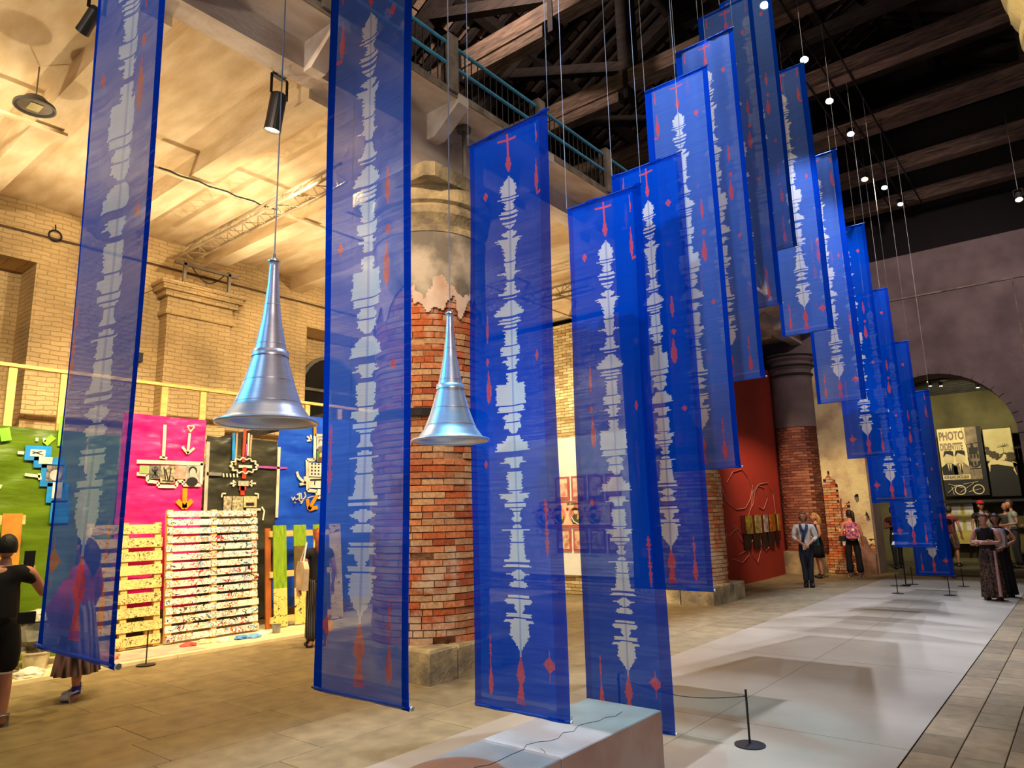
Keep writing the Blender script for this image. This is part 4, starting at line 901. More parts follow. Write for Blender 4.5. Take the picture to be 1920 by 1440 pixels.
# raw timber frame above the tarpaulins
t = thing('timber_frame', 'raw pine stud frame rising above the coloured tarpaulins', 'timber frame', (-11.32, 5, 0))
MB().bar((0, -4, 3.99), (0, 6.5, 3.99), .09, .05).build('top_rail', PINE, t)
for y in (2.05, 2.98, 3.62, 5.06, 5.70, 7.75, 8.5):
    MB().bar((0, y - 5, .046), (0, y - 5, 3.97), .045, .10, (0, 1, 0)).build('stud', PINE, t)
t = thing('dark_beam', 'dark slanting wooden beam above the black tarpaulin, behind the left horn', 'beam', (-11.5, 7.2, 3.3))
MB().bar((0, (5.916,3.105)[0] - 7.2, (5.916,3.105)[1] - 3.3), (0, (8.357,3.820)[0] - 7.2, (8.357,3.820)[1] - 3.3), .14, .06, (1, 0, 0)).build('plank', DARKW, t)
# pallets
def paint_mat(name, base, inks, scale, th=.018, dist=3.0):
    m = bpy.data.materials.new(name); tr, N, L = nt(m); p = N['Principled BSDF']; p.inputs['Roughness'].default_value = .7
    g = N.new('ShaderNodeNewGeometry'); mp = N.new('ShaderNodeMapping'); mp.inputs['Scale'].default_value = (1, 1, 1.3); L.new(g.outputs['Position'], mp.inputs[0]); cur = None
    for k, c in enumerate(inks):
        n = N.new('ShaderNodeTexNoise'); n.inputs['Scale'].default_value = scale * (1 + .23 * k); n.inputs['Detail'].default_value = 2; n.inputs['Distortion'].default_value = dist
        m2 = N.new('ShaderNodeMapping'); m2.inputs['Location'].default_value = (k * 7.3, k * 3.1, k * 5.7); L.new(mp.outputs[0], m2.inputs[0]); L.new(m2.outputs[0], n.inputs[0])
        s = N.new('ShaderNodeMath'); s.operation = 'SUBTRACT'; L.new(n.outputs[0], s.inputs[0]); s.inputs[1].default_value = .5
        a = N.new('ShaderNodeMath'); a.operation = 'ABSOLUTE'; L.new(s.outputs[0], a.inputs[0])
        l = N.new('ShaderNodeMath'); l.operation = 'LESS_THAN'; L.new(a.outputs[0], l.inputs[0]); l.inputs[1].default_value = th
        # each ink only in some areas
        n2 = N.new('ShaderNodeTexNoise'); n2.inputs['Scale'].default_value = 2.2; L.new(m2.outputs[0], n2.inputs[0])
        g2 = N.new('ShaderNodeMath'); g2.operation = 'GREATER_THAN'; L.new(n2.outputs[0], g2.inputs[0]); g2.inputs[1].default_value = .47
        mu = N.new('ShaderNodeMath'); mu.operation = 'MULTIPLY'; L.new(l.outputs[0], mu.inputs[0]); L.new(g2.outputs[0], mu.inputs[1])
        mx = N.new('ShaderNodeMix'); mx.data_type = 'RGBA'; L.new(mu.outputs[0], mx.inputs['Factor']); mx.inputs['B'].default_value = lin(c)
        if cur is None: mx.inputs['A'].default_value = lin(base)
        else: L.new(cur, mx.inputs['A'])
        cur = mx.outputs['Result']
    L.new(cur, p.inputs['Base Color']); return m
SWIRL = paint_mat('swirl_painted_board', (246, 240, 218), [(206, 40, 40), (30, 28, 30), (120, 170, 215), (226, 150, 70)], 3.2, .020, 2.2)
SKETCH = paint_mat('charcoal_sketched_board', (238, 206, 130), [(60, 46, 26), (70, 56, 30)], 5, .016, 3)
FACE = paint_mat('painted_face_board', (236, 206, 110), [(40, 34, 26)], 3, .012, 2)
def pallet(y0, y1, z0, z1, n, ph, m, label, x0=-10.70, lean=.12, jit=0):
    t = thing('pallet', label, 'pallet', (x0, (y0 + y1) / 2, z0)); w = (y1 - y0) / 2; h = z1 - z0; t.rotation_euler = (0, -math.atan2(lean, h), 0)
    for y in (-w + .05, 0, w - .05): MB().box(-.09, y - .045, 0, -.02, y + .045, h).build('bearer', PINE, t)
    for k in range(n):
        z = h * (k + .5) / n; j = random.uniform(-jit, jit)
        MB().box(-.02, -w + j, z - ph / 2, .0, w + j, z + ph / 2).build('board', m if not callable(m) else m(k), t)
    return t
pallet(5.03, 6.52, .062, 2.0, 15, .092, SWIRL, 'big upright pallet of white boards painted with red, black and blue swirls', -10.66, .2, .012)
pallet(3.95, 4.98, .062, 1.82, 9, .135, SKETCH, 'upright raw wood pallet with charcoal hair and eye sketches, left of the white swirled pallet', -10.70, .2, .02)
t = thing('pallet', 'upright pallet with green and brown painted vertical boards right of the white swirled pallet', 'pallet', (-10.66, 7.35, .06)); t.rotation_euler = (0, -.09, 0)
GR = mat('lime_paint', (150, 180, 20), .7, 0, (110, 150, 20), 5, 6, 0, stretch=(1, 4, 1)); BR = mat('olive_brown_paint', (120, 98, 44), .7, 0, (98, 80, 36), 5)
for z in (.12, .85, 1.52): MB().box(-.09, -.6, z - .05, -.02, .6, z + .05).build('bearer', PINE, t)
for k, y in enumerate((-.42, -.02, .38, .72)):
    w = .125
    segs = {0: [(0, .62, FACE), (.62, 1.66, GR)], 1: [(0, .6, FACE), (.6, 1.3, BR), (1.3, 1.66, GR)], 2: [(0, 1.40, FACE), (1.40, 1.58, BR), (1.58, 1.66, GR)], 3: [(0, 1.66, FACE)]}[k]
    b = MB()
    for i, (za, zb, m) in enumerate(segs): b.cur = i; b.box(-.02, y - w, za, .0, y + w, zb)
    b.build('board', [s_[2] for s_ in segs], t)
MB().box(-.09, -.66, 0, -.06, -.56, 1.62).build('side_board', mat('rust_board', (180, 96, 30), .7), t)
t = thing('pallet', 'yellow and ochre painted pallet leaning on the green tarpaulin at the far left', 'pallet', (-10.78, 2.78, .06)); t.rotation_euler = (0, -.06, 0)
for z in (.3, 1.1, 1.82): MB().box(-.09, -.5, z - .06, -.02, .42, z + .06).build('bearer', PINE, t)
OC = mat('ochre_paint', (176, 110, 20), .7, 0, (196, 140, 40), 4); YE = mat('pale_yellow_paint', (240, 224, 130), .7, 0, (222, 206, 90), 4)
for y, segs in ((-.38, [(0, 1.3, YE), (1.3, 1.9, OC)]), (-.08, [(0, 1.45, FACE), (1.45, 1.9, YE)]), (.27, [(0, 1.0, YE), (1.0, 1.9, OC)])):
    b = MB()
    for i, (za, zb, m) in enumerate(segs): b.cur = i; b.box(-.02, y - .11, za, 0, y + .11, zb)
    b.build('board', [s_[2] for s_ in segs], t)
# buckets, crumpled paper and rubble on the platform
def crumple(x, y, z, r, m, label, name='crumpled_paper', cat='paper', seed=0, flat=.6):
    bm = bmesh.new(); bmesh.ops.create_icosphere(bm, subdivisions=3, radius=1)
    for v in bm.verts:
        k = 1 + .35 * noise.noise(v.co * 1.6 + Vector((seed, 0, 0))) + .25 * noise.noise(v.co * 4 + Vector((0, seed, 0)))
        v.co = Vector((v.co.x * r * k, v.co.y * r * k * 1.3, max(-.42, v.co.z * k) * r * flat + r * flat * .42))
    me = bpy.data.meshes.new(name); bm.to_mesh(me); bm.free(); me.materials.append(m); o = bpy.data.objects.new(name, me); COL.objects.link(o); o.location = (x, y, z); return tag(o, label, cat)
def bucket(x, y, r, h, m, label):
    t = thing('paint_bucket', label, 'bucket', (x, y, .045))
    smooth_angle(MB().lathe([(r * .82, 0), (r, h), (r * 1.05, h), (r * 1.05, h - .02), (r * .97, h), (r * .8, .02)], n=24).build('pail', m, t), 35)
    MB().tube([(r * math.cos(a), .0, h - .02 + .3 * r * math.sin(a)) for a in [PI * k / 10 for k in range(11)]], .004, 5).build('handle', STEEL, t.children[0]); return t
bucket(-10.35, 3.30, .15, .22, mat('grimy_white', (210, 200, 170), .6, 0, (150, 140, 110), 6), 'grimy white paint bucket on the platform left of the leftmost banner foot')
bucket(-10.15, 2.85, .12, .26, mat('bucket_green', (60, 150, 30), .5), 'green plastic bucket behind the man in black')
bucket(-10.32, 3.62, .10, .10, mat('tub_grey', (140, 144, 140), .5), 'small grey tub behind the foot of the leftmost banner')
bucket(-10.25, 6.58, .07, .13, mat('tin_metal', (160, 164, 160), .35, .6), 'small metal paint tin between the swirled and the green pallets')
crumple(-10.62, 3.42, .27, .24, mat('dark_rag', (60, 62, 56), .9, 0, (120, 116, 100), 5), 'heap of dark rags behind the grimy white bucket', 'rag_heap', 'rags', 2, 1.1)
crumple(-10.60, 3.36, .60, .16, mat('news_crumple', (226, 220, 190), .8, 0, (150, 146, 126), 12), 'crumpled newspaper on top of the dark rag heap', seed=5)
crumple(-9.95, 3.12, .045, .12, PAPER, 'white crumpled paper left of the grimy bucket', seed=9)
crumple(-10.2, 4.05, .045, .13, mat('pink_tub', (226, 160, 130), .7), 'pinkish crumpled paper under the leftmost banner', seed=4)
for k, (y, x, c, l) in enumerate([(5.2, -10.3, (206, 60, 40), 'red stained paper'), (5.45, -10.35, (226, 206, 150), 'beige crumpled paper'), (5.7, -10.25, (236, 226, 200), 'off-white paper scrap'), (5.95, -10.2, (60, 130, 220), 'blue crumpled paper'), (6.12, -10.15, (90, 160, 230), 'light blue paper scrap'), (6.35, -10.3, (240, 236, 214), 'white streaked paper heap')]):
    crumple(x, y, .045, .085, mat('scrap_%d' % k, c, .8, 0, tuple(min(255, v_ * .7 + 60) for v_ in c), 9), l + ' lying at the foot of the white swirled pallet', seed=k + 11, flat=.5)
for k in range(5): MB().box(-.16, -.05, 0, .16, .05, .01)
t = tag(MB().add([(-.35, -.75, 0), (.35, -.75, 0), (.35, .75, 0), (-.35, .75, 0), (-.35, -.75, .004), (.35, -.75, .004), (.35, .75, .004), (-.35, .75, .004)], [(3, 2, 1, 0), (4, 5, 6, 7), (0, 1, 5, 4), (2, 3, 7, 6), (1, 2, 6, 5), (0, 4, 7, 3)]).build('floor_sheet', mat('pale_pink_sheet', (250, 190, 170), .6), None, False, (-10.25, 4.5, .046)), 'pale pink sheet lying on the platform beneath the sketched pallet', 'sheet')
# ================================================================== white poster wall at the aisle end
t = thing('poster_panel', 'white panel with framed pink posters glimpsed between the third and fourth banners', 'display panel', (-9.2, 13.6, .43))
MB().box(-2.6, -.04, 0, 1.6, 0.02, 3.14).build('panel', WHITEP, t)
FR = mat('pink_frame', (206, 110, 104), .6); PK = mat('pink_poster', (232, 128, 110), .7, 0, (244, 226, 190), 7, 5)
def poster(x0, x1, z0, z1, m, frame=True):
    x0 += 9.2; x1 += 9.2; z0 -= .43; z1 -= .43
    if frame: MB().box(x0, -.07, z0, x1, -.04, z1).build('frame', FR, t)
    MB().box(x0 + .05, -.078, z0 + .05, x1 - .05, -.07, z1 - .05).build('print', m, t)
for i in range(-1, 3):
    x = -9.06 + i * .46
    poster(x - .20, x + .20, 2.14, 2.66, PK)
    poster(x - .20, x + .20, .96, 1.46, mat('cream_poster', (240, 226, 180), .7, 0, (200, 120, 90), 8, 5))
poster(-10.2, -8.2, 1.50, 2.10, mat('parade_poster', (246, 228, 190), .7, 0, (240, 190, 150), 4, 3))
for i in range(4):
    x = -.93 + i * .49; D = lambda dx, dz, d: Matrix.Translation((x + dx, -.081 - d, 1.34 + dz)) @ Matrix.Rotation(PI / 2, 4, 'X')
    MB().lathe([(.001, 0), (.20, 0)], n=24, caps=False).build('printed_roundel', mat('pink_roundel', (240, 150, 130), .7), t).matrix_local = D(0, 0, 0)
    MB().prism([(-.10, -.20), (.13, -.18), (.16, -.04), (.09, .03), (-.05, .03), (-.13, -.06)], D(0, 0, .001), .003).build('printed_jacket', mat('sage_ink', (96, 92, 60), .7), t)
    MB().prism([(.02, -.10), (.13, -.08), (.13, .02), (.05, .03)], D(0, 0, .004), .003).build('printed_shoulder', mat('yellow_ink', (236, 200, 70), .7), t)
    MB().tube([(x - .12, -.089, 1.30), (x - .06, -.089, 1.20), (x + .06, -.089, 1.14)], .012, 5).build('printed_sash', WHITEP, t)
    MB().prism([(.055 * math.cos(q), .06 * math.sin(q)) for q in [2 * PI * k_ / 12 for k_ in range(12)]], D(.0, .08, .004), .003).build('printed_face', mat('cream_ink', (244, 222, 170), .7), t)
    MB().prism([(-.12, 0), (.10, .0), (.08, .035), (.05, .03), (.03, .05), (-.05, .05), (-.09, .03)], D(.0, .115, .008), .003).build('printed_hat', INK, t)
    MB().prism([(-.07, 0), (.10, 0), (.11, .08), (-.04, .07)], D(.0, .155, .002), .003).build('printed_flame', mat('orange_ink', (244, 120, 70), .7), t)
    MB().prism([(.035 * math.cos(q), .035 * math.sin(q)) for q in [2 * PI * k_ / 12 for k_ in range(12)]], D(-.23, .14, .002), .003).build('printed_seal', mat('red_ink', (190, 40, 36), .7), t)
def text(s, size, m, parent, M_, name='lettering', ext=.002, sx=1, bold=.004):
    c = bpy.data.curves.new(name, 'FONT'); c.body = s; c.size = size; c.extrude = ext; c.offset = bold; c.align_x = 'LEFT'
    o = bpy.data.objects.new(name, c); COL.objects.link(o); bpy.context.view_layer.update()
    me = bpy.data.meshes.new_from_object(o.evaluated_get(bpy.context.evaluated_depsgraph_get())); bpy.data.objects.remove(o)
    me.materials.clear(); me.materials.append(m); o = bpy.data.objects.new(name, me); COL.objects.link(o); o.parent = parent; o.matrix_local = M_ @ Matrix.Diagonal((sx, 1, 1, 1)); return o
FX = Matrix.Rotation(PI / 2, 4, 'X')
text('DE ASSEMB', .07, mat('green_ink', (20, 96, 80), .7), t, Matrix.Translation((-.20, -.081, 1.575)) @ FX, bold=.003)
# ================================================================== posters in the room beyond the arch
CR = mat('cream_paper', (232, 212, 156), .8, 0, (220, 198, 140), 3); DK = mat('poster_black', (26, 22, 20), .7); MD = mat('poster_grey', (150, 132, 104), .8, 0, (110, 94, 72), 5)
t = thing('photo_mural', 'large sepia mural reading photo didentite with two suited men, hung beyond the arch', 'poster', (-3.0, 26.0, 2.0)); t.scale = (1, 1, 1)
def pb(x0, z0, x1, z1, m, name, d=0): return MB().box(x0, -.02 - d, z0, x1, -.0 - d, z1).build(name, m, t)
X0, X1, Z0, Z1 = (-3.488,4.208)[0] + 3, (-2.318,4.213)[0] + 3, (-3.420,2.085)[1] - 2, (-3.488,4.208)[1] - 2
pb(X0, Z0, X1, Z1, MD, 'mural_sheet'); XM = (-2.745,4.187)[0] + 3; ZM = (-3.286,2.596)[1] - 2
pb(X0, ZM, XM, Z1, CR, 'sign_sheet', .02)
wS = XM - X0
text('PHOTO', .36, MD, t, Matrix.Translation((X0 + .03, -.045, Z1 - .36)) @ FX, sx=wS / 1.36, bold=.014)
text('DIDENTITE', .30, MD, t, Matrix.Translation((X0 + .03, -.045, Z1 - .68)) @ FX, sx=wS / 1.80, bold=.012)
for k, (cx, jc) in enumerate(((X0 + wS * .30, DK), (X0 + wS * .72, CR))):
    zb = ZM + .16; zf = zb + .53; Mx = Matrix.Translation((cx, -.045, zf)) @ FX
    MB().prism([(-.12, -.16), (.12, -.16), (.14, .1), (0, .16), (-.14, .1)], Mx, .004).build('drawn_face', mat('face_cream', (222, 200, 146), .8), t)
    MB().prism([(-.145, .02), (-.115, .04), (-.05, .13), (.04, .09), (.115, .05), (.145, .02), (.14, .19), (.05, .22), (-.10, .21)], Mx @ Matrix.Translation((0, 0, .004)), .004).build('drawn_hair', DK, t)
    MB().prism([(-.21, -.54), (.21, -.54), (.20, -.30), (.08, -.18), (-.08, -.18), (-.22, -.30)], Mx, .004).build('drawn_jacket', jc if k == 0 else MD, t)
    MB().prism([(-.06, -.20), (.06, -.20), (.02, -.46), (0, -.53), (-.02, -.46)], Mx @ Matrix.Translation((0, 0, .005)), .004).build('drawn_shirt', CR, t)
    MB().prism([(-.015, -.22), (.015, -.22), (.025, -.46), (0, -.54), (-.025, -.46)], Mx @ Matrix.Translation((0, 0, .010)), .004).build('drawn_tie', DK, t)
text('NOIR BLANC ENCOULEUR', .13, DK, t, Matrix.Translation((X0 + .03, -.045, ZM + .03)) @ FX, sx=wS / 1.75)
# painted camera, framed board and motorbike in the same mural
xa = XM + .04
MB().prism([(0, 0), (.22, 0), (.22, .2), (.15, .2), (.13, .34), (.07, .34), (.06, .2), (0, .2)], Matrix.Translation((xa, -.025, Z1 - .85)) @ FX, .004).build('drawn_camera', DK, t)
MB().tube([(xa + .12 + .16 * math.cos(a), -.03, Z1 - .95 - .3 * math.sin(a)) for a in [PI * k / 12 for k in range(13)]], .02, 5).build('drawn_strap', DK, t)
fb = MB(); fx0, fx1 = X1 - .42, X1 - .12
for a, b in (((fx0, Z1 - .55), (fx1, Z1 - .5)), ((fx1, Z1 - .5), (fx1, Z1 - 1.3)), ((fx1, Z1 - 1.3), (fx0, Z1 - 1.3)), ((fx0, Z1 - 1.3), (fx0, Z1 - .55)), ((fx0 - .08, Z1), (fx0 + .1, Z0 + .6))): fb.bar((a[0], -.03, a[1]), (b[0], -.03, b[1]), .03, .01)
for i in range(3):
    for j in range(3): fb.box(fx0 + .05 + i * .09, -.032, Z1 - 1.2 + j * .22, fx0 + .10 + i * .09, -.028, Z1 - 1.08 + j * .22)
fb.build('drawn_board', DK, t); pb(X1 - .12, Z0 + .5, X1, Z1, DK, 'dark_margin', .012)
mk = MB()
pb(X0, Z0, X1, ZM - .02, DK, 'dark_ground', .014)
for a, b, w in (((.1, .1), (.45, .35), .10), ((.15, .38), (.6, .25), .08), ((.5, .1), (1.0, .38), .07), ((.65, .36), (1.15, .42), .06), ((.8, .12), (1.2, .2), .05), ((.25, .3), (.30, .05), .06)): mk.bar((X0 + a[0] * .8, -.036, Z0 + a[1]), (X0 + b[0] * .8, -.036, Z0 + b[1]), w, .01)
for cx in (.42, .90): mk.tube([(X0 + cx + .14 * math.cos(a), -.036, Z0 + .18 + .14 * math.sin(a)) for a in [2 * PI * k / 18 for k in range(19)]], .018, 5)
mk.build('drawn_motorbike', CR, t)
t = thing('photo_print', 'large sepia print of palms above a draped white cloth, right of the lettered mural', 'poster', (-1.9, 26.2, 2.0))
X0, X1, Z0, Z1 = (-2.324,4.096)[0] + 1.9, (-1.550,4.136)[0] + 1.9, (-2.050,2.036)[1] - 2, (-1.781,4.126)[1] - 2
pb(X0, Z0, X1, Z1, DK, 'print_sheet'); zs = Z0 + (Z1 - Z0) * .52
pb(X0 + .02, zs, X1 - .02, Z1 - .02, mat('sepia_sky', (214, 200, 140), .8, 0, (196, 180, 120), 2), 'sky_area', .021)
tr = MB(); rnd = random.Random(4)
for k in range(60):
    x = rnd.uniform(X0 + .06, X1 - .06); z = zs + rnd.uniform(0, .18) + (.35 * max(0, (X0 + .3 - x) * 3)); r = rnd.uniform(.03, .08)
    tr.prism([(r * math.cos(a), r * math.sin(a)) for a in [2 * PI * i / 7 + k for i in range(7)]], Matrix.Translation((x, -.044 - k * .0002, z)) @ FX, .002)
for cx, cz in ((X0 + .5, zs + .42), (X0 + .85, zs + .34)):
    tr.bar((cx, -.05, zs), (cx, -.05, cz), .02, .004)
    for a in range(9): tr.bar((cx, -.05, cz), (cx + .16 * math.cos(a * .45 - .2), -.05, cz + .10 * math.sin(a * .45 - .2)), .022, .004)
tr.build('printed_trees', mat('sepia_dark', (84, 72, 48), .8), t)
MB().prism([(X0 + .05, zs - .1), (X0 + .15, zs + .03), (X0 + .5, zs - .02), (X0 + .8, zs - .12), (X1 - .1, zs - .04), (X1 - .02, zs - .5), (X1 - .1, zs - .3), (X0 + .7, zs - .22), (X0 + .3, zs - .12), (X0 + .12, zs - .12), (X0 + .08, zs - .35)], Matrix.Translation((0, -.055, 0)) @ FX, .004).build('printed_cloth', CR, t)
MB().prism([(0, 0), (.2, 0), (.26, .14), (.2, .2), (.12, .08)], Matrix.Translation((X0 + .3, -.06, zs)) @ FX, .004).build('printed_figure', CR, t)
t = thing('lit_notice_board', 'yellow-lit board with paper notices in the room beyond the arch', 'notice board', (-3.0, 26.6, 0))
x0, z1 = (-3.571,1.993)[0] + 3, (-3.571,1.993)[1]; x1 = (-2.888,1.970)[0] + 3
MB().box(x0, -.05, .6, x1, 0, z1).build('board', mat('board_yellow', (206, 190, 90), .8, 0, (180, 160, 70), 3), t)
for k in range(4): MB().box(x0 + .12 + (k % 2) * .34, -.06, 1.0 + (k // 2) * .5, x0 + .36 + (k % 2) * .34, -.05, 1.34 + (k // 2) * .5).build('notice', PAPER, t)
t = thing('long_black_beam', 'long black rail under the two sepia murals beyond the arch', 'rail', (-2.5, 25.9, 1.93)); MB().box(-1.2, -.05, -.06, 1.2, .05, .02).build('rail', BLACK, t)
for k, (u, v) in enumerate(((1768, 709), (1742, 716), (1746, 722), (1766, 722), (1835, 727), (1867, 734))):
    p = [(-2.899,5.542), (-3.268,5.481), (-3.228,5.344), (-2.955,5.307), (-2.052,5.135), (-1.661,4.974)][k]
    t = thing('ceiling_spotlight', ['brightest small spotlight under the slatted ceiling beyond the arch', 'leftmost small spotlight beyond the arch', 'small spotlight just below the leftmost one beyond the arch', 'small spotlight below the brightest one beyond the arch', 'bright small spotlight right of centre beyond the arch', 'small faint spotlight nearest the right curve of the arch'][k], 'spotlight', (p[0], 24, p[1]), 0)
    MB().lathe([(.05, 0), (.05, .13), (.02, .15)], n=14).build('housing', BLACK, t); MB().lathe([(.001, -.003), (.042, -.003)], n=14, caps=False).build('lens', LENSW, t); MB().tube([(0, 0, .14), (0, 0, 5.6 - p[1])], .008, 5).build('stem', IRON, t)
# vitrine at the right edge
t = thing('display_case', 'glass display case on a woven-wood plinth at the right edge of the picture', 'display case', (-.62, 17.6, 0))
MB().box(-.42, -.35, 0, .42, .35, 1.02).build('plinth', mat('wicker_wood', (150, 96, 48), .7, 0, (110, 66, 32), 30, 4, .4, 30, (1, 1, 4)), t)
gm = bpy.data.materials.new('clear_glass'); tt, N_, L_ = nt(gm); N_.clear(); o_ = N_.new('ShaderNodeOutputMaterial'); g_ = N_.new('ShaderNodeBsdfGlossy'); g_.inputs['Roughness'].default_value = .02; tp_ = N_.new('ShaderNodeBsdfTransparent'); mx_ = N_.new('ShaderNodeMixShader'); mx_.inputs[0].default_value = .9; L_.new(g_.outputs[0], mx_.inputs[1]); L_.new(tp_.outputs[0], mx_.inputs[2]); L_.new(mx_.outputs[0], o_.inputs[0])
for b_ in ((-.42, -.35, 1.04, -.41, .35, 1.62), (.41, -.35, 1.04, .42, .35, 1.62), (-.41, -.35, 1.04, .41, -.34, 1.62), (-.41, .34, 1.04, .41, .35, 1.62), (-.42, -.35, 1.62, .42, .35, 1.63)): MB().box(*b_).build('glass_pane', gm, t)
MB().box(-.42, -.35, 1.02, .42, .35, 1.04).build('yellow_base', mat('yellow_base_paint', (220, 200, 50), .6), t)
t = thing('exhibit_feather', 'orange, red and white pointed object inside the glass display case', 'exhibit', (-.84, 17.5, 1.045))
MB().tube([(-.05, 0, .34), (-.02, 0, .22), (.08, 0, .08), (.16, 0, 0.03)], [.006, .03, .035, .02], 8).build('blade', mat('orange_red', (230, 70, 30), .5, 0, (250, 240, 220), 9, lo=.48, hi=.52), t)
# ================================================================== PEOPLE
def skin_mesh(name, joints, edges, root, m, parent, sub=2, extra=None):
    names = list(joints); idx = {n: i for i, n in enumerate(names)}
    me = bpy.data.meshes.new(name); me.from_pydata([joints[n][0] for n in names], [(idx[a], idx[b]) for a, b in edges], [])
    o = bpy.data.objects.new(name, me); COL.objects.link(o)
    md = o.modifiers.new('skin', 'SKIN'); md.use_smooth_shade = True; md.branch_smoothing = .6
    sv = me.skin_vertices[0].data
    for n in names:
        r = joints[n][1]; sv[idx[n]].radius = r if isinstance(r, tuple) else (r, r); sv[idx[n]].use_root = (n == root)
    sb = o.modifiers.new('sub', 'SUBSURF'); sb.levels = sub; sb.render_levels = sub
    bpy.context.view_layer.update()
    new = bpy.data.meshes.new_from_object(o.evaluated_get(bpy.context.evaluated_depsgraph_get()))
    bpy.data.objects.remove(o)
    if extra:
        bm = bmesh.new(); bm.from_mesh(new); extra(bm); bm.to_mesh(new); bm.free()
    new.materials.clear(); new.materials.append(m); new.shade_smooth(); new.name = name
    o = bpy.data.objects.new(name, new); COL.objects.link(o); o.parent = parent; return o
def add_head(bm, c, s, yaw, pitch=0):
    b2 = bmesh.new(); bmesh.ops.create_uvsphere(b2, u_segments=28, v_segments=20, radius=1)
    R_ = Matrix.Translation(c) @ Matrix.Rotation(yaw, 4, 'Z') @ Matrix.Rotation(pitch, 4, 'X')
    for v in b2.verts:
        x, y, z = v.co; X, Y, Z = x * .074, y * .094, z * .115
        if z < 0: X *= 1 - .28 * (-z) ** 1.5; Y = Y * (1 - .12 * -z) + .012 * -z
        if y > 0:
            if abs(x) < .22 and -.30 < z < .18: Y += .020 * (1 - abs(x) / .22) * (1 - abs(z + .16) / .32 if -.46 < z < .16 else 0)   # nose
            if .02 < z < .22 and .22 < abs(x) < .55: Y -= .007      # eye sockets
            if -.52 < z < -.40 and abs(x) < .3: Y += .004           # lips
            if -.95 < z < -.75: Y += .008                           # chin
        if abs(x) > .93 and abs(y) < .35 and abs(z) < .25: X *= 1.14; # ears
        v.co = R_ @ (Vector((X, Y, Z)) * s)
    m = bpy.data.meshes.new('tmp'); b2.to_mesh(m); b2.free(); bm.from_mesh(m); bpy.data.meshes.remove(m); return R_
def person(label, loc, rz, H, skin=(214, 152, 118), top=(30, 30, 34), sleeve='short', bottom='trousers', bcol=(24, 24, 30), shoes=(30, 28, 28), hair=(60, 40, 26), hstyle='short', arms=None, yaw=0, pitch=0, stance=.10, step=0, build_=1.0, bmat=None, tmat=None, hidden_face=False, lean=0, hips=1.0):
    t = thing('person', label, 'person', loc, rz); s = H / 1.75
    sk = mat('skin_%d_%d_%d' % skin, skin, .55, 0, tuple(x * .9 for x in skin), 8)
    b = build_
    def V_(x, y, z): return Vector((x, y + lean * max(0, z - .9), z)) * s
    J = {'pelvis': (V_(0, 0, .97), (.135 * b, .10 * b)), 'waist': (V_(0, .01, 1.10), (.118 * b, .088 * b)), 'chest': (V_(0, 0, 1.28), (.142 * b, .10 * b)), 'top': (V_(0, -.005, 1.395), (.092 * b, .066 * b)),
         'neck': (V_(0, -.005, 1.475), .052), 'skull': (V_(0, .01, 1.56), .055)}
    E_ = [('pelvis', 'waist'), ('waist', 'chest'), ('chest', 'top'), ('top', 'neck'), ('neck', 'skull')]
    arms = arms or {}
    for sd, k in (('l', -1), ('r', 1)):
        el, wr = arms.get(sd, ((.245, -.03, 1.13), (.255, .05, .89)))
        sh = V_(k * .175 * b, -.01, 1.405); e = V_(k * el[0], el[1], el[2]); w = V_(k * wr[0], wr[1], wr[2])
        J['sh' + sd] = (sh, .053 * b); J['el' + sd] = (e, .040 * b); J['ua' + sd] = ((sh + e) / 2, .047 * b); J['wr' + sd] = (w, .026); J['fa' + sd] = (e * .6 + w * .4, .037 * b)
        E_ += [('top', 'sh' + sd), ('sh' + sd, 'ua' + sd), ('ua' + sd, 'el' + sd), ('el' + sd, 'fa' + sd), ('fa' + sd, 'wr' + sd)]
        d = (w - e).normalized(); sdv = d.cross(Vector((0, 1, 0)));
        if sdv.length < .1: sdv = Vector((1, 0, 0))
        sdv.normalize(); nrm = d.cross(sdv)
        pm = w + d * .055 * s; J['pa' + sd] = (pm, (.036, .018)); E_.append(('wr' + sd, 'pa' + sd))
        for i, (o_, ln) in enumerate(((-.030, .070), (-.010, .082), (.010, .078), (.028, .062))):
            k1 = pm + d * .028 * s + sdv * o_ * s; k2 = k1 + d * ln * .55 * s + nrm * .010; k3 = k2 + (d * ln * .45 + nrm * .018) * s
            J['f%d1' % i + sd] = (k1, .0095); J['f%d2' % i + sd] = (k2, .0085); J['f%d3' % i + sd] = (k3, .007); E_ += [('pa' + sd, 'f%d1' % i + sd), ('f%d1' % i + sd, 'f%d2' % i + sd), ('f%d2' % i + sd, 'f%d3' % i + sd)]
        t1 = w + d * .03 * s - sdv * .035 * s; t2 = t1 + (d * .04 - sdv * .018 + nrm * .01) * s
        J['t1' + sd] = (t1, .011); J['t2' + sd] = (t2, .009); E_ += [('wr' + sd, 't1' + sd), ('t1' + sd, 't2' + sd)]
        st = step * k
        J['hip' + sd] = (V_(k * .085, 0, .90), .085 * b); J['th' + sd] = (V_(k * (.085 + stance) / 2 * 1.0, st * .3, .70), .075 * b); J['kn' + sd] = (V_(k * stance, .015 + st * .6, .49), .053); J['ca' + sd] = (V_(k * stance, -.01 + st * .8, .34), .052); J['an' + sd] = (V_(k * stance, -.02 + st, .085), .034); J['he' + sd] = (V_(k * stance, -.035 + st, .045), .034); J['to' + sd] = (V_(k * (stance + .02), .13 + st, .028), (.038, .024))
        E_ += [('pelvis', 'hip' + sd), ('hip' + sd, 'th' + sd), ('th' + sd, 'kn' + sd), ('kn' + sd, 'ca' + sd), ('ca' + sd, 'an' + sd), ('an' + sd, 'he' + sd), ('he' + sd, 'to' + sd)]
    hc = V_(0, .02, 1.632); box_ = []
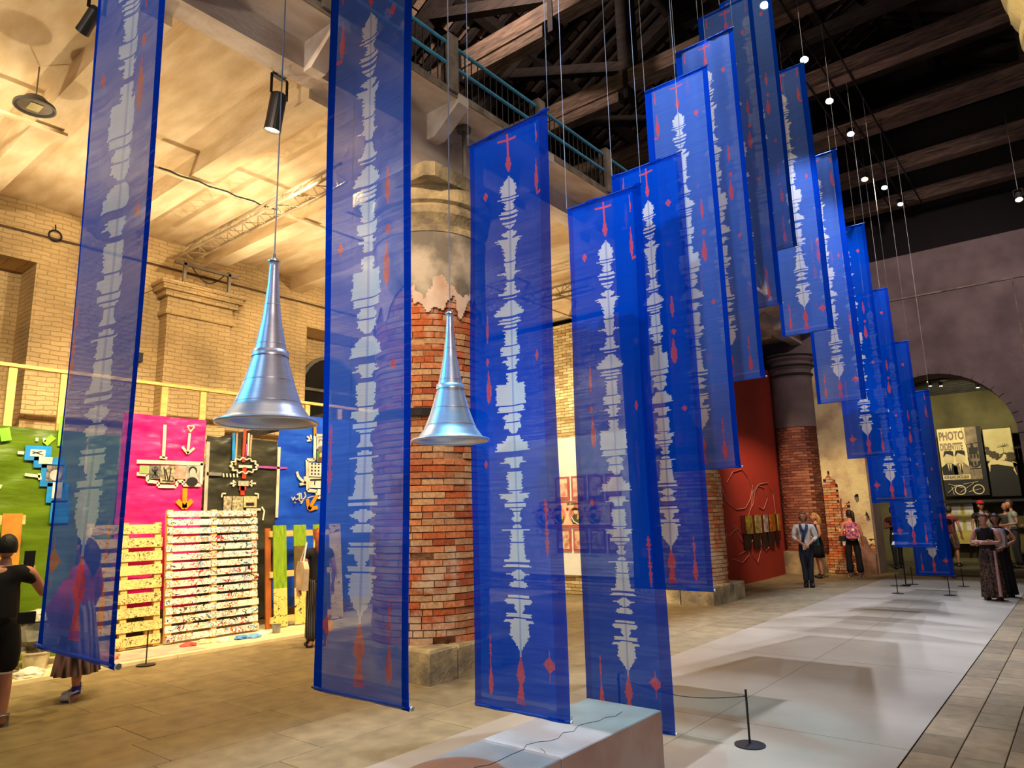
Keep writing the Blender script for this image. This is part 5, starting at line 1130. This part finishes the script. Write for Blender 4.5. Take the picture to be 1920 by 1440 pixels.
    body = skin_mesh('body', J, E_, 'pelvis', sk, t, 1, lambda bm: box_.append(add_head(bm, hc, s, yaw, pitch)))
    Rm = box_[0]
    def hp(x, y, z): return Rm @ (Vector((x, y, z)) * s)
    if not hidden_face:
        for k in (-1, 1):
            MB().lathe([(.002, -.006), (.008, -.003), (.010, 0), (.008, .003), (.002, .006)], hp(k * .030, .078, .014), 8).build('eye', mat('eye_dark', (40, 30, 26), .4), t)
        p0 = hp(-.022, .083, -.052); p1 = hp(0, .088, -.050); p2 = hp(.022, .083, -.052)
        MB().tube([p0, p1, p2], [.002, .004, .002], 6).build('mouth', mat('lips', (170, 84, 76), .6), t)
    # hair: a shell over the skull, lower at the back, open over the face
    hm = mat('hair_%d_%d_%d' % hair, hair, .6, 0, tuple(x * .6 for x in hair), 30, 4, .4, 60, (1, 1, .3))
    if hstyle != 'bald':
        bm = bmesh.new(); bmesh.ops.create_uvsphere(bm, u_segments=28, v_segments=20, radius=1)
        kill = []
        for v in bm.verts:
            x, y, z = v.co
            if y > .25 + .5 * max(0, z - .2) and z < .42 or z < -.55: kill.append(v)
            elif y > .05 and z < -.12 and hstyle in ('short', 'bun'): kill.append(v)
        bmesh.ops.delete(bm, geom=kill, context='VERTS')
        for v in bm.verts:
            x, y, z = v.co; v.co = Rm @ (Vector((x * .086, y * .104 - .006, z * .125 + .006)) * s) 
        me = bpy.data.meshes.new('hair'); bmesh.ops.solidify(bm, geom=bm.faces[:], thickness=.008); bm.to_mesh(me); bm.free(); me.materials.append(hm); me.shade_smooth(); o = bpy.data.objects.new('hair', me); COL.objects.link(o); o.parent = t
        if hstyle == 'long': 
            MB().tube([hp(0, -.055, .06), hp(0, -.085, -.03), hp(0, -.10, -.12), hp(0, -.105, -.22), hp(0, -.10, -.30)], [.06 * s, .082 * s, .084 * s, .07 * s, .03 * s], 14).build('hair_length', hm, t, True)
        if hstyle == 'braid': MB().tube([hp(0, -.08, .08), hp(.0, -.12, .0), hp(.01, -.12, -.10), hp(.02, -.11, -.2), hp(.03, -.10, -.28)], [.045 * s, .05 * s, .04 * s, .034 * s, .015 * s], 10).build('ponytail', hm, t, True)
        if hstyle == 'bob': MB().tube([hp(0, -.02, .07), hp(0, -.03, .0), hp(0, -.035, -.06), hp(0, -.04, -.11)], [.080 * s, .098 * s, .098 * s, .06 * s], 16).build('hair_length', hm, t, True)
    # clothing follows the body a little outside it
    tm = tmat or mat('top_%d_%d_%d' % top, top, .85, 0, tuple(x * .8 for x in top), 7)
    def grow(n, dr):
        p, r = J[n]; return (p, tuple(q + dr for q in r) if isinstance(r, tuple) else r + dr)
    T = {n: grow(n, .024) for n in ('waist', 'chest', 'top')}; T['top'] = (J['top'][0] + Vector((0, -.01, .005)), (.165 * b, .112 * b)); T['chest'] = (J['chest'][0], (.168 * b, .122 * b)); T['hem'] = (J['pelvis'][0] + Vector((0, 0, -.05)), tuple(q + .038 for q in J['pelvis'][1])); te = [('hem', 'waist'), ('waist', 'chest'), ('chest', 'top')]
    T['collar'] = (V_(0, -.012, 1.462), .078); te.append(('top', 'collar'))
    for sd in 'lr':
        T['sh' + sd] = grow('sh' + sd, .028 if sleeve != 'none' else .004); te.append(('top', 'sh' + sd))
        if sleeve in ('short', 'long', 'three'):
            T['ua' + sd] = grow('ua' + sd, .020); te.append(('sh' + sd, 'ua' + sd))
            if sleeve != 'short':
                T['el' + sd] = grow('el' + sd, .016); te.append(('ua' + sd, 'el' + sd)); T['fa' + sd] = grow('fa' + sd, .014); te.append(('el' + sd, 'fa' + sd))
    skin_mesh('top', T, te, 'waist', tm, t, 1)
    bmm = bmat or mat('bottom_%d_%d_%d' % bcol, bcol, .85, 0, tuple(x * .8 for x in bcol), 7)
    if bottom in ('trousers', 'wide', 'shorts', 'striped'):
        Bq = {'waistb': (V_(0, .005, 1.10), (.140 * b, .110 * b)), 'pelvis': grow('pelvis', .014)}; be = [('waistb', 'pelvis')]
        wd = {'trousers': .016, 'wide': .022, 'striped': .022, 'shorts': .03}[bottom]
        for sd, k in (('l', -1), ('r', 1)):
            Bq['hip' + sd] = grow('hip' + sd, .016 * hips); Bq['th' + sd] = grow('th' + sd, wd + .004); be += [('pelvis', 'hip' + sd), ('hip' + sd, 'th' + sd)]
            if bottom == 'shorts': Bq['kn' + sd] = (J['kn' + sd][0] + Vector((0, 0, -.02)), .088); be.append(('th' + sd, 'kn' + sd))
            else:
                Bq['kn' + sd] = grow('kn' + sd, wd + .006); an = J['an' + sd][0]; Bq['an' + sd] = (Vector((an.x, an.y, .085 * s)), .062 if bottom == 'trousers' else .105); be += [('th' + sd, 'kn' + sd), ('kn' + sd, 'an' + sd)]
        skin_mesh('trousers' if bottom != 'shorts' else 'shorts', Bq, be, 'pelvis', bmm, t, 1)
    else:
        z_lo, r_lo = {'long_skirt': (.06, .21), 'midi_skirt': (.28, .26), 'short_skirt': (.55, .19)}[bottom]
        prof = [(.125 * b, 1.06), (.150 * b, .98), (.17 * b, .88), (.17 * b + (r_lo - .17 * b) * .5, (.88 + z_lo) / 2), (r_lo, z_lo), (r_lo - .01, z_lo)]
        n = 72; mb = MB(); v = []; f = []
        for i, (r, z) in enumerate(prof):
            am = .0 + .028 * max(0, (1.0 - z)) if bottom != 'short_skirt' else .006
            for k in range(n):
                a = 2 * PI * k / n; q = r + am * math.sin(a * 12) ; v.append((q * math.cos(a) * s, q * math.sin(a) * .82 * s + lean * max(0, z - .9) * s, z * s))
        for i in range(len(prof) - 1):
            for k in range(n): f.append((i * n + k, i * n + (k + 1) % n, (i + 1) * n + (k + 1) % n, (i + 1) * n + k))
        mb.add(v, f).build('skirt', bmm, t, True)
    sm = mat('shoe_%d_%d_%d' % shoes, shoes, .5, 0, tuple(x * .9 for x in shoes), 6)
    for sd, k in (('l', -1), ('r', 1)):
        a = J['an' + sd][0]; he = J['he' + sd][0]; to = J['to' + sd][0]
        skin_mesh('shoe', {'a': (Vector((a.x, a.y, .085 * s)), .048), 'h': (he + Vector((0, -.0, .008)), (.052, .050)), 'm': ((he + to) / 2 + Vector((0, .0, .012)), (.054, .042)), 't': (to + Vector((0, .012, .008)), (.052, .032))}, [('a', 'h'), ('h', 'm'), ('m', 't')], 'h', sm, t, 1)
    return t, s, J, hp
def facing(dx, dy): return math.atan2(dy, dx) - PI / 2
A_IN = lambda z=1.0: ((.25, -.02, 1.14), (.06, .24, z))
# man at the left edge, seen from behind, holding something up
t, s, J, hp = person('man in black T-shirt and black shorts cut off by the left picture edge', (-7.92, 2.2, 0), facing(-1, .15), 1.70, top=(16, 16, 18), sleeve='short', bottom='shorts', bcol=(18, 18, 22), shoes=(200, 196, 190), hair=(22, 18, 16), arms={'r': ((.36, .10, 1.16), (.26, .26, 1.36)), 'l': ((.30, .05, 1.14), (.12, .28, 1.3))}, build_=1.12, hidden_face=True, yaw=.2)
MB().box(.18, .28, 1.38, .27, .29, 1.54).build('phone', BLACK, t)
tb = MB(); tb.box(.12, -.20, .90, .25, -.12, 1.0); smooth_angle(tb.build('waist_bag', BLACK, t), 30)
for sd in 'lr':
    p = J['kn' + sd][0]; MB().lathe([(.097, .0), (.099, .016)], (p.x, p.y, p.z - .012), 20, False).build('white_hem', WHITEP, t)
# woman behind the leftmost banner
SKM = bpy.data.materials.new('striped_pleats'); tt, N_, L_ = nt(SKM); w_ = N_.new('ShaderNodeTexWave'); w_.inputs['Scale'].default_value = 5; w_.inputs['Distortion'].default_value = 1.5; tc_ = N_.new('ShaderNodeTexCoord'); L_.new(tc_.outputs['Object'], w_.inputs[0]); r_ = N_.new('ShaderNodeValToRGB'); r_.color_ramp.elements[0].color = lin((40, 34, 34)); r_.color_ramp.elements[1].color = lin((206, 170, 170)); L_.new(w_.outputs[0], r_.inputs[0]); L_.new(r_.outputs[0], N_['Principled BSDF'].inputs[0])
t, s, J, hp = person('woman mostly behind the leftmost banner, red top, striped pleated skirt and white trainers', (-8.46, 3.08, 0), facing(-.77, -.63), 1.64, top=(206, 30, 20), sleeve='three', bottom='midi_skirt', bmat=SKM, shoes=(238, 236, 232), hair=(70, 46, 30), hstyle='long', hidden_face=True, stance=.085, step=.05)
for sd in 'lr':
    a = J['an' + sd][0]; MB().tube([(a.x, a.y, .07), (a.x, a.y, .15)], .042, 12).build('blue_sock', mat('sock_blue', (40, 60, 170), .8), t)
rb = MB().tube([(-.30, .0, .72), (-.33, .0, .95), (-.26, .0, 1.22)], [.10, .15, .05], 14).build('red_jacket', mat('red_jacket', (200, 30, 14), .7), t, True)
# redhead with tote
PS = bpy.data.materials.new('pinstripe'); tt, N_, L_ = nt(PS); w_ = N_.new('ShaderNodeTexWave'); w_.inputs['Scale'].default_value = 14; tc_ = N_.new('ShaderNodeTexCoord'); L_.new(tc_.outputs['Object'], w_.inputs[0]); r_ = N_.new('ShaderNodeValToRGB'); r_.color_ramp.elements[0].color = lin((16, 14, 16)); r_.color_ramp.elements[1].color = lin((120, 112, 104)); r_.color_ramp.elements[0].position = .86; r_.color_ramp.elements[1].position = .95; L_.new(w_.outputs[0], r_.inputs[0]); L_.new(r_.outputs[0], N_['Principled BSDF'].inputs[0])
t, s, J, hp = person('red-haired woman with cream tote bag and pinstriped black trousers left of the second banner', (-8.86, 6.34, 0), facing(-1, .3), 1.66, top=(18, 16, 18), sleeve='short', bottom='wide', bmat=PS, hair=(176, 84, 22), hstyle='long', hidden_face=True, stance=.09)
MB().prism([(-.17, 0), (.17, 0), (.19, .30), (.12, .40), (-.12, .40), (-.19, .30)], Matrix.Translation((-.27, -.02, .80)) @ Matrix.Rotation(PI / 2, 4, 'Z') @ Matrix.Rotation(PI / 2, 4, 'X'), .07).build('tote_bag', mat('tote_canvas', (222, 200, 160), .9), t)
MB().tube([(-.25, -.10, 1.18), (-.20, -.06, 1.46), (-.24, .08, 1.18)], .010, 6).build('tote_strap', WHITEP, t)
# group left of the arch
t, s, J, hp = person('older woman in white shirt and blue scarf standing with clasped hands before the red wall', (-5.30, 17.35, 0), facing(.30, -1), 1.73, skin=(206, 146, 112), top=(232, 230, 226), sleeve='three', bottom='trousers', bcol=(40, 48, 66), shoes=(20, 20, 24), hair=(150, 92, 52), hstyle='bob', arms={'l': A_IN(.98), 'r': A_IN(1.0)}, yaw=-.15, stance=.06, build_=1.05)
MB().tube([(-.07, .06, 1.44 * s), (-.05, .125, 1.34 * s), (.03, .150, 1.2 * s), (.06, .15, 1.0 * s)], [.03, .035, .035, .03], 8).tube([(.08, .06, 1.44 * s), (.06, .125, 1.34 * s), (.0, .145, 1.26 * s)], [.03, .035, .03], 8).build('blue_scarf', mat('scarf_blue', (34, 60, 110), .8), t, True)
MB().tube([hp(-.07, .06, .015), hp(-.055, .088, .015), hp(-.005, .094, .014), hp(.005, .094, .014), hp(.055, .088, .015), hp(.07, .06, .015)], .003, 5).build('glasses', IRON, t)
MB().box(-.30, -.14, .95, -.16, -.02, 1.30).build('teal_bag', mat('teal', (20, 90, 90), .8), t); MB().box(.02, .25, .86, .06, .27, .97).build('badge', mat('badge_white', (220, 235, 245), .5), t)
t, s, J, hp = person('blonde woman in sleeveless black dress standing behind the woman with the blue scarf', (-5.72, 19.75, 0), facing(-.8, -.5), 1.68, top=(16, 16, 20), sleeve='none', bottom='short_skirt', bcol=(16, 16, 20), shoes=(24, 22, 24), hair=(206, 150, 84), hstyle='long', arms={'l': A_IN(1.0), 'r': A_IN(1.02)}, stance=.09)
FL = mat('floral_pink', (226, 120, 130), .8, 0, (110, 60, 120), 22, 4, 0, lo=.45, hi=.55)
t, s, J, hp = person('dark-haired woman with pink patterned backpack and wide black trousers facing the cream plaster', (-5.02, 20.4, 0), facing(-.35, .9), 1.74, skin=(196, 130, 100), top=(226, 130, 120), sleeve='none', bottom='wide', bcol=(16, 18, 28), shoes=(226, 222, 216), hair=(34, 20, 18), hstyle='braid', yaw=.6, stance=.12, hidden_face=True)
bp = MB().prism([(-.15, 0), (.15, 0), (.17, .18), (.14, .36), (.07, .42), (-.07, .42), (-.14, .36), (-.17, .18)], Matrix.Translation((0, -.11, 1.0)) @ FX, .14); smooth_angle(bp.build('backpack', FL, t), 50)
MB().lathe([(.035, 0), (.03, .012), (.001, .014)], (0, 0, 0), 14).build('backpack_badge', WHITEP, t).matrix_local = Matrix.Translation((.02, -.252, 1.22)) @ FX
MB().box(-.30, -.06, .92, -.12, .04, 1.06).build('black_shoulder_bag', BLACK, t)
# right of the last banner
LP = mat('leopard_print', (110, 86, 72), .85, 0, (44, 34, 32), 34, 3, lo=.47, hi=.53)
t, s, J, hp = person('woman with folded arms in black top and leopard-print long skirt, small white backpack', (-1.63, 16.35, 0), facing(-.25, -1), 1.62, skin=(206, 146, 120), top=(20, 20, 26), sleeve='none', bottom='long_skirt', bmat=LP, shoes=(40, 30, 28), hair=(84, 74, 70), hstyle='short', arms={'l': ((.27, .04, 1.16), (-.06, .22, 1.14)), 'r': ((.27, .04, 1.16), (-.08, .24, 1.17))}, yaw=.55, build_=1.02)
smooth_angle(MB().prism([(-.11, 0), (.11, 0), (.13, .2), (.08, .34), (-.08, .34), (-.13, .2)], Matrix.Translation((-.16, -.08, .98)) @ FX, .12).build('white_backpack', mat('bag_white', (236, 216, 214), .6), t), 50)
MB().box(.165, -.16, .30, .2, -.1, .3).tube([(-.17, .16, .92), (-.18, .20, .5), (-.19, .235, .1)], [.02, .026, .03], 6).build('pink_side_stripe', mat('stripe_pink', (214, 160, 156), .8), t)
MB().tube([(-.10, .08, 1.32), (.0, .14, 1.05), (.02, .15, .86)], .005, 5).box(-.04, .13, .74, .06, .17, .88).build('hanging_pouch', BLACK, t)
t, s, J, hp = person('dark-haired woman half hidden behind the leopard-print skirt, elbow out to the right', (-1.50, 17.05, 0), facing(-.3, -1), 1.60, skin=(190, 128, 96), top=(22, 20, 24), sleeve='short', bottom='long_skirt', bcol=(30, 26, 30), shoes=(30, 26, 26), hair=(24, 20, 20), hstyle='bob', arms={'l': ((.33, .0, 1.18), (.12, .16, 1.04)), 'r': ((.33, .0, 1.18), (.1, .16, 1.04))}, yaw=.4)
t, s, J, hp = person('man in maroon shirt and dark trousers in the shade left of the last banners', (-4.62, 23.7, 0), facing(.5, -1), 1.80, skin=(140, 90, 70), top=(84, 20, 30), sleeve='short', bottom='trousers', bcol=(18, 18, 26), shoes=(30, 30, 40), hair=(26, 20, 18), arms={'l': A_IN(1.2), 'r': A_IN(1.22)}, step=.14)
t, s, J, hp = person('person in black half hidden behind the right edge of the farthest banner', (-2.98, 20.9, 0), facing(.1, 1), 1.76, skin=(176, 120, 92), top=(16, 16, 20), bottom='shorts', bcol=(20, 20, 26), shoes=(120, 100, 84), hair=(24, 20, 18), hidden_face=True)
bgs = [((-3.35, 25.0, 0), facing(.2, 1), 1.78, (110, 26, 40), 'shorts', (120, 100, 84), 'short', 'person in maroon top with strap bag, back turned, before the yellow notice board'),
       ((-2.56, 25.5, 0), facing(.3, -1), 1.90, (30, 28, 30), 'trousers', (30, 30, 36), 'short', 'man with red cap in dark shirt among the visitors beyond the arch'),
       ((-2.32, 24.3, 0), facing(-.2, -1), 1.62, (150, 140, 120), 'trousers', (40, 40, 46), 'bob', 'woman in grey-green top among the visitors beyond the arch'),
       ((-1.98, 25.75, 0), facing(0, -1), 1.84, (60, 56, 54), 'trousers', (30, 30, 34), 'bald', 'bald man in dark grey shirt among the visitors beyond the arch'),
       ((-1.78, 24.9, 0), facing(-1, -.4), 1.94, (150, 150, 140), 'trousers', (44, 40, 40), 'short', 'visitor in pale grey vest turned sideways beyond the arch'),
       ((-1.2, 24.2, 0), facing(-1, -.1), 2.0, (120, 84, 70), 'trousers', (50, 44, 40), 'bald', 'tall bald visitor nearest the right jamb beyond the arch')]
for loc, rz, h, c, bt, bc_, hs, lab in bgs:
    t, s, J, hp = person(lab, loc, rz, min(h, 1.92), skin=(186, 126, 98), top=c, bottom=bt, bcol=bc_, hair=(60, 44, 34), hstyle=hs, arms={'l': A_IN(1.1)} if h > 1.8 else None)
    if 'red cap' in lab: MB().lathe([(.10 * s, 0), (.098 * s, .05), (.06 * s, .09), (.001, .10)], hp(0, -.005, .055), 20).box(-.06, .08 + hp(0, 0, 0).y, hp(0, 0, .06).z, .06, .17 + hp(0, 0, 0).y, hp(0, 0, .07).z).build('red_cap', mat('cap_red', (190, 24, 30), .7), t)

# repeats that differ in label still belong to one group
GR_ = {'barrier_post': 'thin black barrier posts', 'pallet': 'painted and sketched pallets on the platform', 'tarpaulin': 'coloured plastic tarpaulins on the timber frame', 'spotlight': 'hanging nave spotlights', 'track_spotlight': 'black spotlights over the aisle', 'roof_truss': 'dark roof trusses', 'brick_column': 'round brick columns', 'metal_horn': 'hanging aluminium horns', 'paint_bucket': 'buckets on the platform', 'crumpled_paper': 'paper scraps on the platform', 'lighting_truss': 'aluminium lighting trusses', 'ceiling_spotlight': 'small spotlights beyond the arch', 'person': 'visitors'}
for o in list(bpy.data.objects):
    k = o.name.split('.')[0]
    if o.parent is None and k in GR_ and 'label' in o and 'group' not in o: o['group'] = GR_[k]
